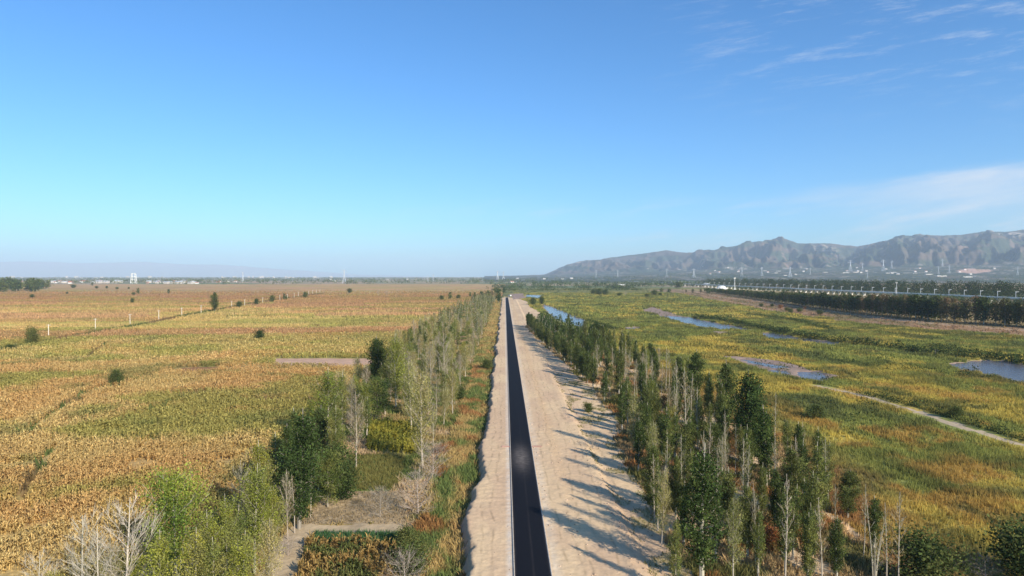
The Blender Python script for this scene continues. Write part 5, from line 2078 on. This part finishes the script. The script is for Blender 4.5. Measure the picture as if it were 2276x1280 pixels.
# village on the left horizon
spots = [(rng.uniform(18, 112), rng.uniform(625.5, 629)) for _ in range(15)] + [(rng.uniform(112, 165), rng.uniform(627, 630.5)) for _ in range(10)] + \
    [(rng.uniform(168, 272), rng.uniform(626, 629.5)) for _ in range(12)] + [(rng.uniform(320, 440), rng.uniform(627, 631)) for _ in range(22)] + [(rng.uniform(480, 530), rng.uniform(627, 629)) for _ in range(4)]
for u, v in spots:
    k = rng.choice([0, 1, 2, 3], p=[.35, .25, .15, .25])
    hl.append((u, v, int(k), 1.0 + rng.uniform(0, .5), 'in the village on the left horizon'))
for u, v in ((735, 622), (742, 626), (845, 621), (870, 620), (862, 622), (905, 622), (925, 621), (1138, 629), (1150, 621), (1250, 622), (1270, 620), (1210, 621), (1382, 638), (1570, 637), (1583, 624), (1608, 625), (1598, 627)):
    hl.append((u, v, int(rng.choice([0, 1, 3])), 1.3, 'on the valley floor ahead'))
for u, v, s in ((1902, 606, 1), (1880, 607, 1.2), (1835, 606, .9), (2092, 615, 1.6), (1990, 606, 0.7), (2034, 608, .7), (2065, 611, 1.3), (1730, 603, 1.), (1725, 607, .9), (1745, 613, .8), (1700, 602, .8), (2150, 617, 1.4), (1975, 608, 1.0), (1510, 600, .8), (1440, 600, .7)):
    hl.append((u, v, 4, s, 'on the foothills'))
for _ in range(26):
    hl.append((rng.uniform(1560, 2270), rng.uniform(596, 611), int(rng.choice([0, 1, 3])), 1.2, 'on the foothills'))
rec = []
for u, v, k, s, w in hl:
    g = gpm(u, v)
    if g is None or g[1] > 9000:
        continue
    x, y, z = g
    (wa, ro, wi), lk = HOUSES[k]
    nm = 'shed' if k == 4 else 'house'
    e = empty(nm, (x, y, z - .3), rng.uniform(-.35, .35), (s, s, s))
    link('wall', wa, e)
    link('roof', ro, e)
    tag(e, None, nm, None, f'{nm}s {w}')
    rec.append((e, lk, u, w))
cell = {}
for e, lk, u, w in rec:
    if 'village' in w:
        w = ('behind the dense wood at the left edge' if u < 112 else 'just right of the dense wood' if u < 166 else 'left of the white twin tower' if u < 290 else 'right of the white twin tower' if u < 460 else 'by the first left pylon')
    elif 'foothills' in w:
        w = 'on the foothills ' + ('below the left peaks' if u < 1800 else 'below the middle peaks' if u < 2030 else 'near the pink quarry')
    else:
        w = 'in the valley ' + ('left of the road end' if u < 1120 else 'right of the road end' if u < 1400 else 'by the white dome building')
    cell.setdefault((lk, w), []).append((u, e))
for (lk, w), L in cell.items():
    L.sort(key=lambda t: t[0])
    for i, (u, e) in enumerate(L):
        e['label'] = f'{ordinal(i, len(L)) or "small"} {lk} {w}'.replace('in the valley right of the road end', 'right of the road end') if len(L) > 1 else f'the only {lk} {w}'

# distant town under the left hills
town = []
for i in range(44):
    u = rng.uniform(10, 760)
    D = rng.uniform(8500, 11500)
    x, y = (u - 1122) / 1500 * D, D
    w, h = rng.uniform(20, 55), rng.uniform(9, 30)
    b = MB()
    b.box(-w / 2, w / 2, -9, 9, 0, h)
    b.box(-w / 6, w / 6, -5, 5, h - .01, h + 4)
    e = empty('apartment_block', (x, y, -1.5))
    link('wall', b.mesh('wall', M_WALL), e)
    sec = 'behind the far left village' if u < 280 else 'between the twin tower and the first pylon' if u < 540 else 'between the two left pylons'
    tag(e, None, 'apartment block', None, 'distant town blocks ' + sec)
    town.append((u, sec, e))
for sec in sorted({t[1] for t in town}):
    L = sorted([t for t in town if t[1] == sec], key=lambda t: t[0])
    for i, t in enumerate(L):
        t[2]['label'] = f'{ordinal(i, len(L)) or "middle"} pale town block, {sec}'

# white dome building and its chimney pole
x, y, z = gp(1604, 643)
d = MB()
n = 9
V, F = [], []
for i in range(5):
    th = i / 4 * math.pi / 2
    for j in range(12):
        ph = j / 12 * 2 * math.pi
        V.append((9 * math.cos(th) * math.cos(ph), 7 * math.cos(th) * math.sin(ph), 2 + 7 * math.sin(th)))
for i in range(4):
    for j in range(12):
        F.append((i * 12 + j, i * 12 + (j + 1) % 12, (i + 1) * 12 + (j + 1) % 12, (i + 1) * 12 + j))
d.add(V, F)
e = empty('domed_building', (x, y, z), 0, (1.3, 1.3, 1.0))
link('roof', d.mesh('roof', M_WHITE), e)
b = MB()
b.box(-9, 9, -7, 7, -1, 2.05)
b.box(-20, -9.02, -5, 5, -1, 3)
link('wall', b.mesh('wall', M_WHITE), e)
dd = MB()
dd.box(-2, 2, -7.1, -6.9, -1, 1.6)
link('door', dd.mesh('door', M_GLASS), e)
tag(e, 'white building with rounded roof beside the railway at the far end of the windbreak', 'building')
x2, y2, z2 = gp(1633, 644)
e = empty('signal_mast', (x2, y2, z2))
a = MB()
a.tube([(0, 0, 0), (0, 0, 27)], [.8, .45], 8)
link('post', a.mesh('post', M_WHITE), e)
a = MB()
a.box(-2.2, 2.2, -.6, .6, 25.4, 27.2)
link('top_platform', a.mesh('top_platform', M_WHITE), e)
a = MB()
a.box(-2.5, 2.5, -2.5, 2.5, 0, 2.4)
link('base_hut', a.mesh('base_hut', M_WHITE), e)
tag(e, 'tall white mast beside the white rounded building', 'mast')

# things at the far end of the road
e = empty('culvert_headwall', (3.0, 1014, Hs(3, 1014)))
for s, nm in ((-1, 0), (1, 1)):
    a = MB()
    a.box(s * 3.0 - .35, s * 3.0 + .35, -9, 9, -1.0, 1.3)
    link('wing_wall', a.mesh('wing_wall', M_CONC), e)
a = MB()
a.box(-2.6, 2.6, -9, 9, -.6, .16)
link('slab', a.mesh('slab', M_CONC), e)
tag(e, 'pale concrete slab with two low walls closing the far end of the road', 'culvert')
x, y = 7.5, 1040.0
z = Hs(x, y)
e = empty('parked_truck', (x, y, z), .5)
a = MB()
a.box(-1.1, 1.1, -3.4, 1.2, 1.0, 3.0)
link('cargo_box', a.mesh('cargo_box', M_WHITE), e)
a = MB()
a.add([(-1.05, 1.35, .7), (1.05, 1.35, .7), (1.05, 3.2, .7), (-1.05, 3.2, .7), (-1.05, 1.35, 2.6), (1.05, 1.35, 2.6), (1.05, 2.7, 2.6), (-1.05, 2.7, 2.6), (-1.05, 3.2, 1.7), (1.05, 3.2, 1.7)],
      [(3, 2, 1, 0), (4, 5, 6, 7), (0, 1, 5, 4), (1, 2, 9, 6, 5), (3, 0, 4, 7, 8), (2, 3, 8, 9), (9, 8, 7, 6)])
link('cab', a.mesh('cab', M_WHITE), e)
a = MB()
a.box(-.95, .95, 2.98, 3.0, 1.75, 2.4)
link('windscreen', a.mesh('windscreen', M_GLASS), e)
wh = MB()
wh.tube([(-.15, 0, 0), (.15, 0, 0)], [.45, .45], 12)
wh = wh.mesh('wheel', M_DARK)
for sx in (-.95, .95):
    for yy in (-2.2, 2.3):
        link('wheel', wh, e, loc=(sx, yy, .45))
tag(e, 'small white truck parked beyond the far end of the road', 'truck')

# crossing joint: dark drainage slots each side of the road
for i, (x0, x1) in enumerate(((-.6, .88), (5.15, 6.9))):
    a = MB()
    a.box(x0, x1, 126.0, 126.25, -.12, .10)
    a.box(x0, x1, 125.6, 126.0, -.12, .07)
    o = link('drain_edge', a.mesh('drain_edge', M_DARK if 0 else M_WALLR))
    tag(o, 'short dark slot across the sandy shoulder, ' + ('left' if i == 0 else 'right') + ' of the road beside the dusty patch', 'drain edge', None, 'drain slots beside the road')

# clods and stones on the sand
px, py = scatter(lambda y: -3.2, lambda y: 19.0, 55, 330, lambda y: .55 if y < 170 else .2)
k = (np.abs(px - 3) > 2.3) & ((np.abs(px - 14.8) < 1.0) | (np.abs(px - 9) < .9) | (np.abs(px - 5.7) < .5) | (rng.uniform(0, 1, len(px)) < .10))
px, py = px[k], py[k]
n = len(px)
sz = rng.uniform(.05, .20, n)
P = np.stack([px, py, H(px, py)], -1)
oc = np.array([[1, 0, 0], [0, 1, 0], [-1, 0, 0], [0, -1, 0], [0, 0, .8], [0, 0, -.5]])
V = (P[:, None, :] + oc[None] * sz[:, None, None] * rng.uniform(.7, 1.4, (n, 6, 1))).reshape(-1, 3)
ft = np.array([[0, 1, 4], [1, 2, 4], [2, 3, 4], [3, 0, 4], [1, 0, 5], [2, 1, 5], [3, 2, 5], [0, 3, 5]])
F = (ft[None] + np.arange(n)[:, None, None] * 6).reshape(-1, 3)
link('loose_stones', npmesh('loose_stones', V, F, M_SAND, np.repeat(C(.50, .36, .26) * rng.uniform(.6, 1.2, (n, 1)), 6, 0)), kind='stuff', label='loose clods and stones scattered on the sandy verge')

# ------------------------------------------------------------------ haze
HAZE_D = 6.2e-5
hz = MB()
hz.box(-21500, 21500, -300, 24500, -6, 640)
m, nt, out = new_mat('haze')
v = nt.nodes.new('ShaderNodeVolumePrincipled')
v.inputs['Color'].default_value = (.66, .82, 1.0, 1)
v.inputs['Density'].default_value = HAZE_D
v.inputs['Anisotropy'].default_value = 0.0
nt.links.new(v.outputs[0], out.inputs['Volume'])
link('haze', hz.mesh('haze', m), kind='stuff', label='pale blue air thickening toward the horizon')
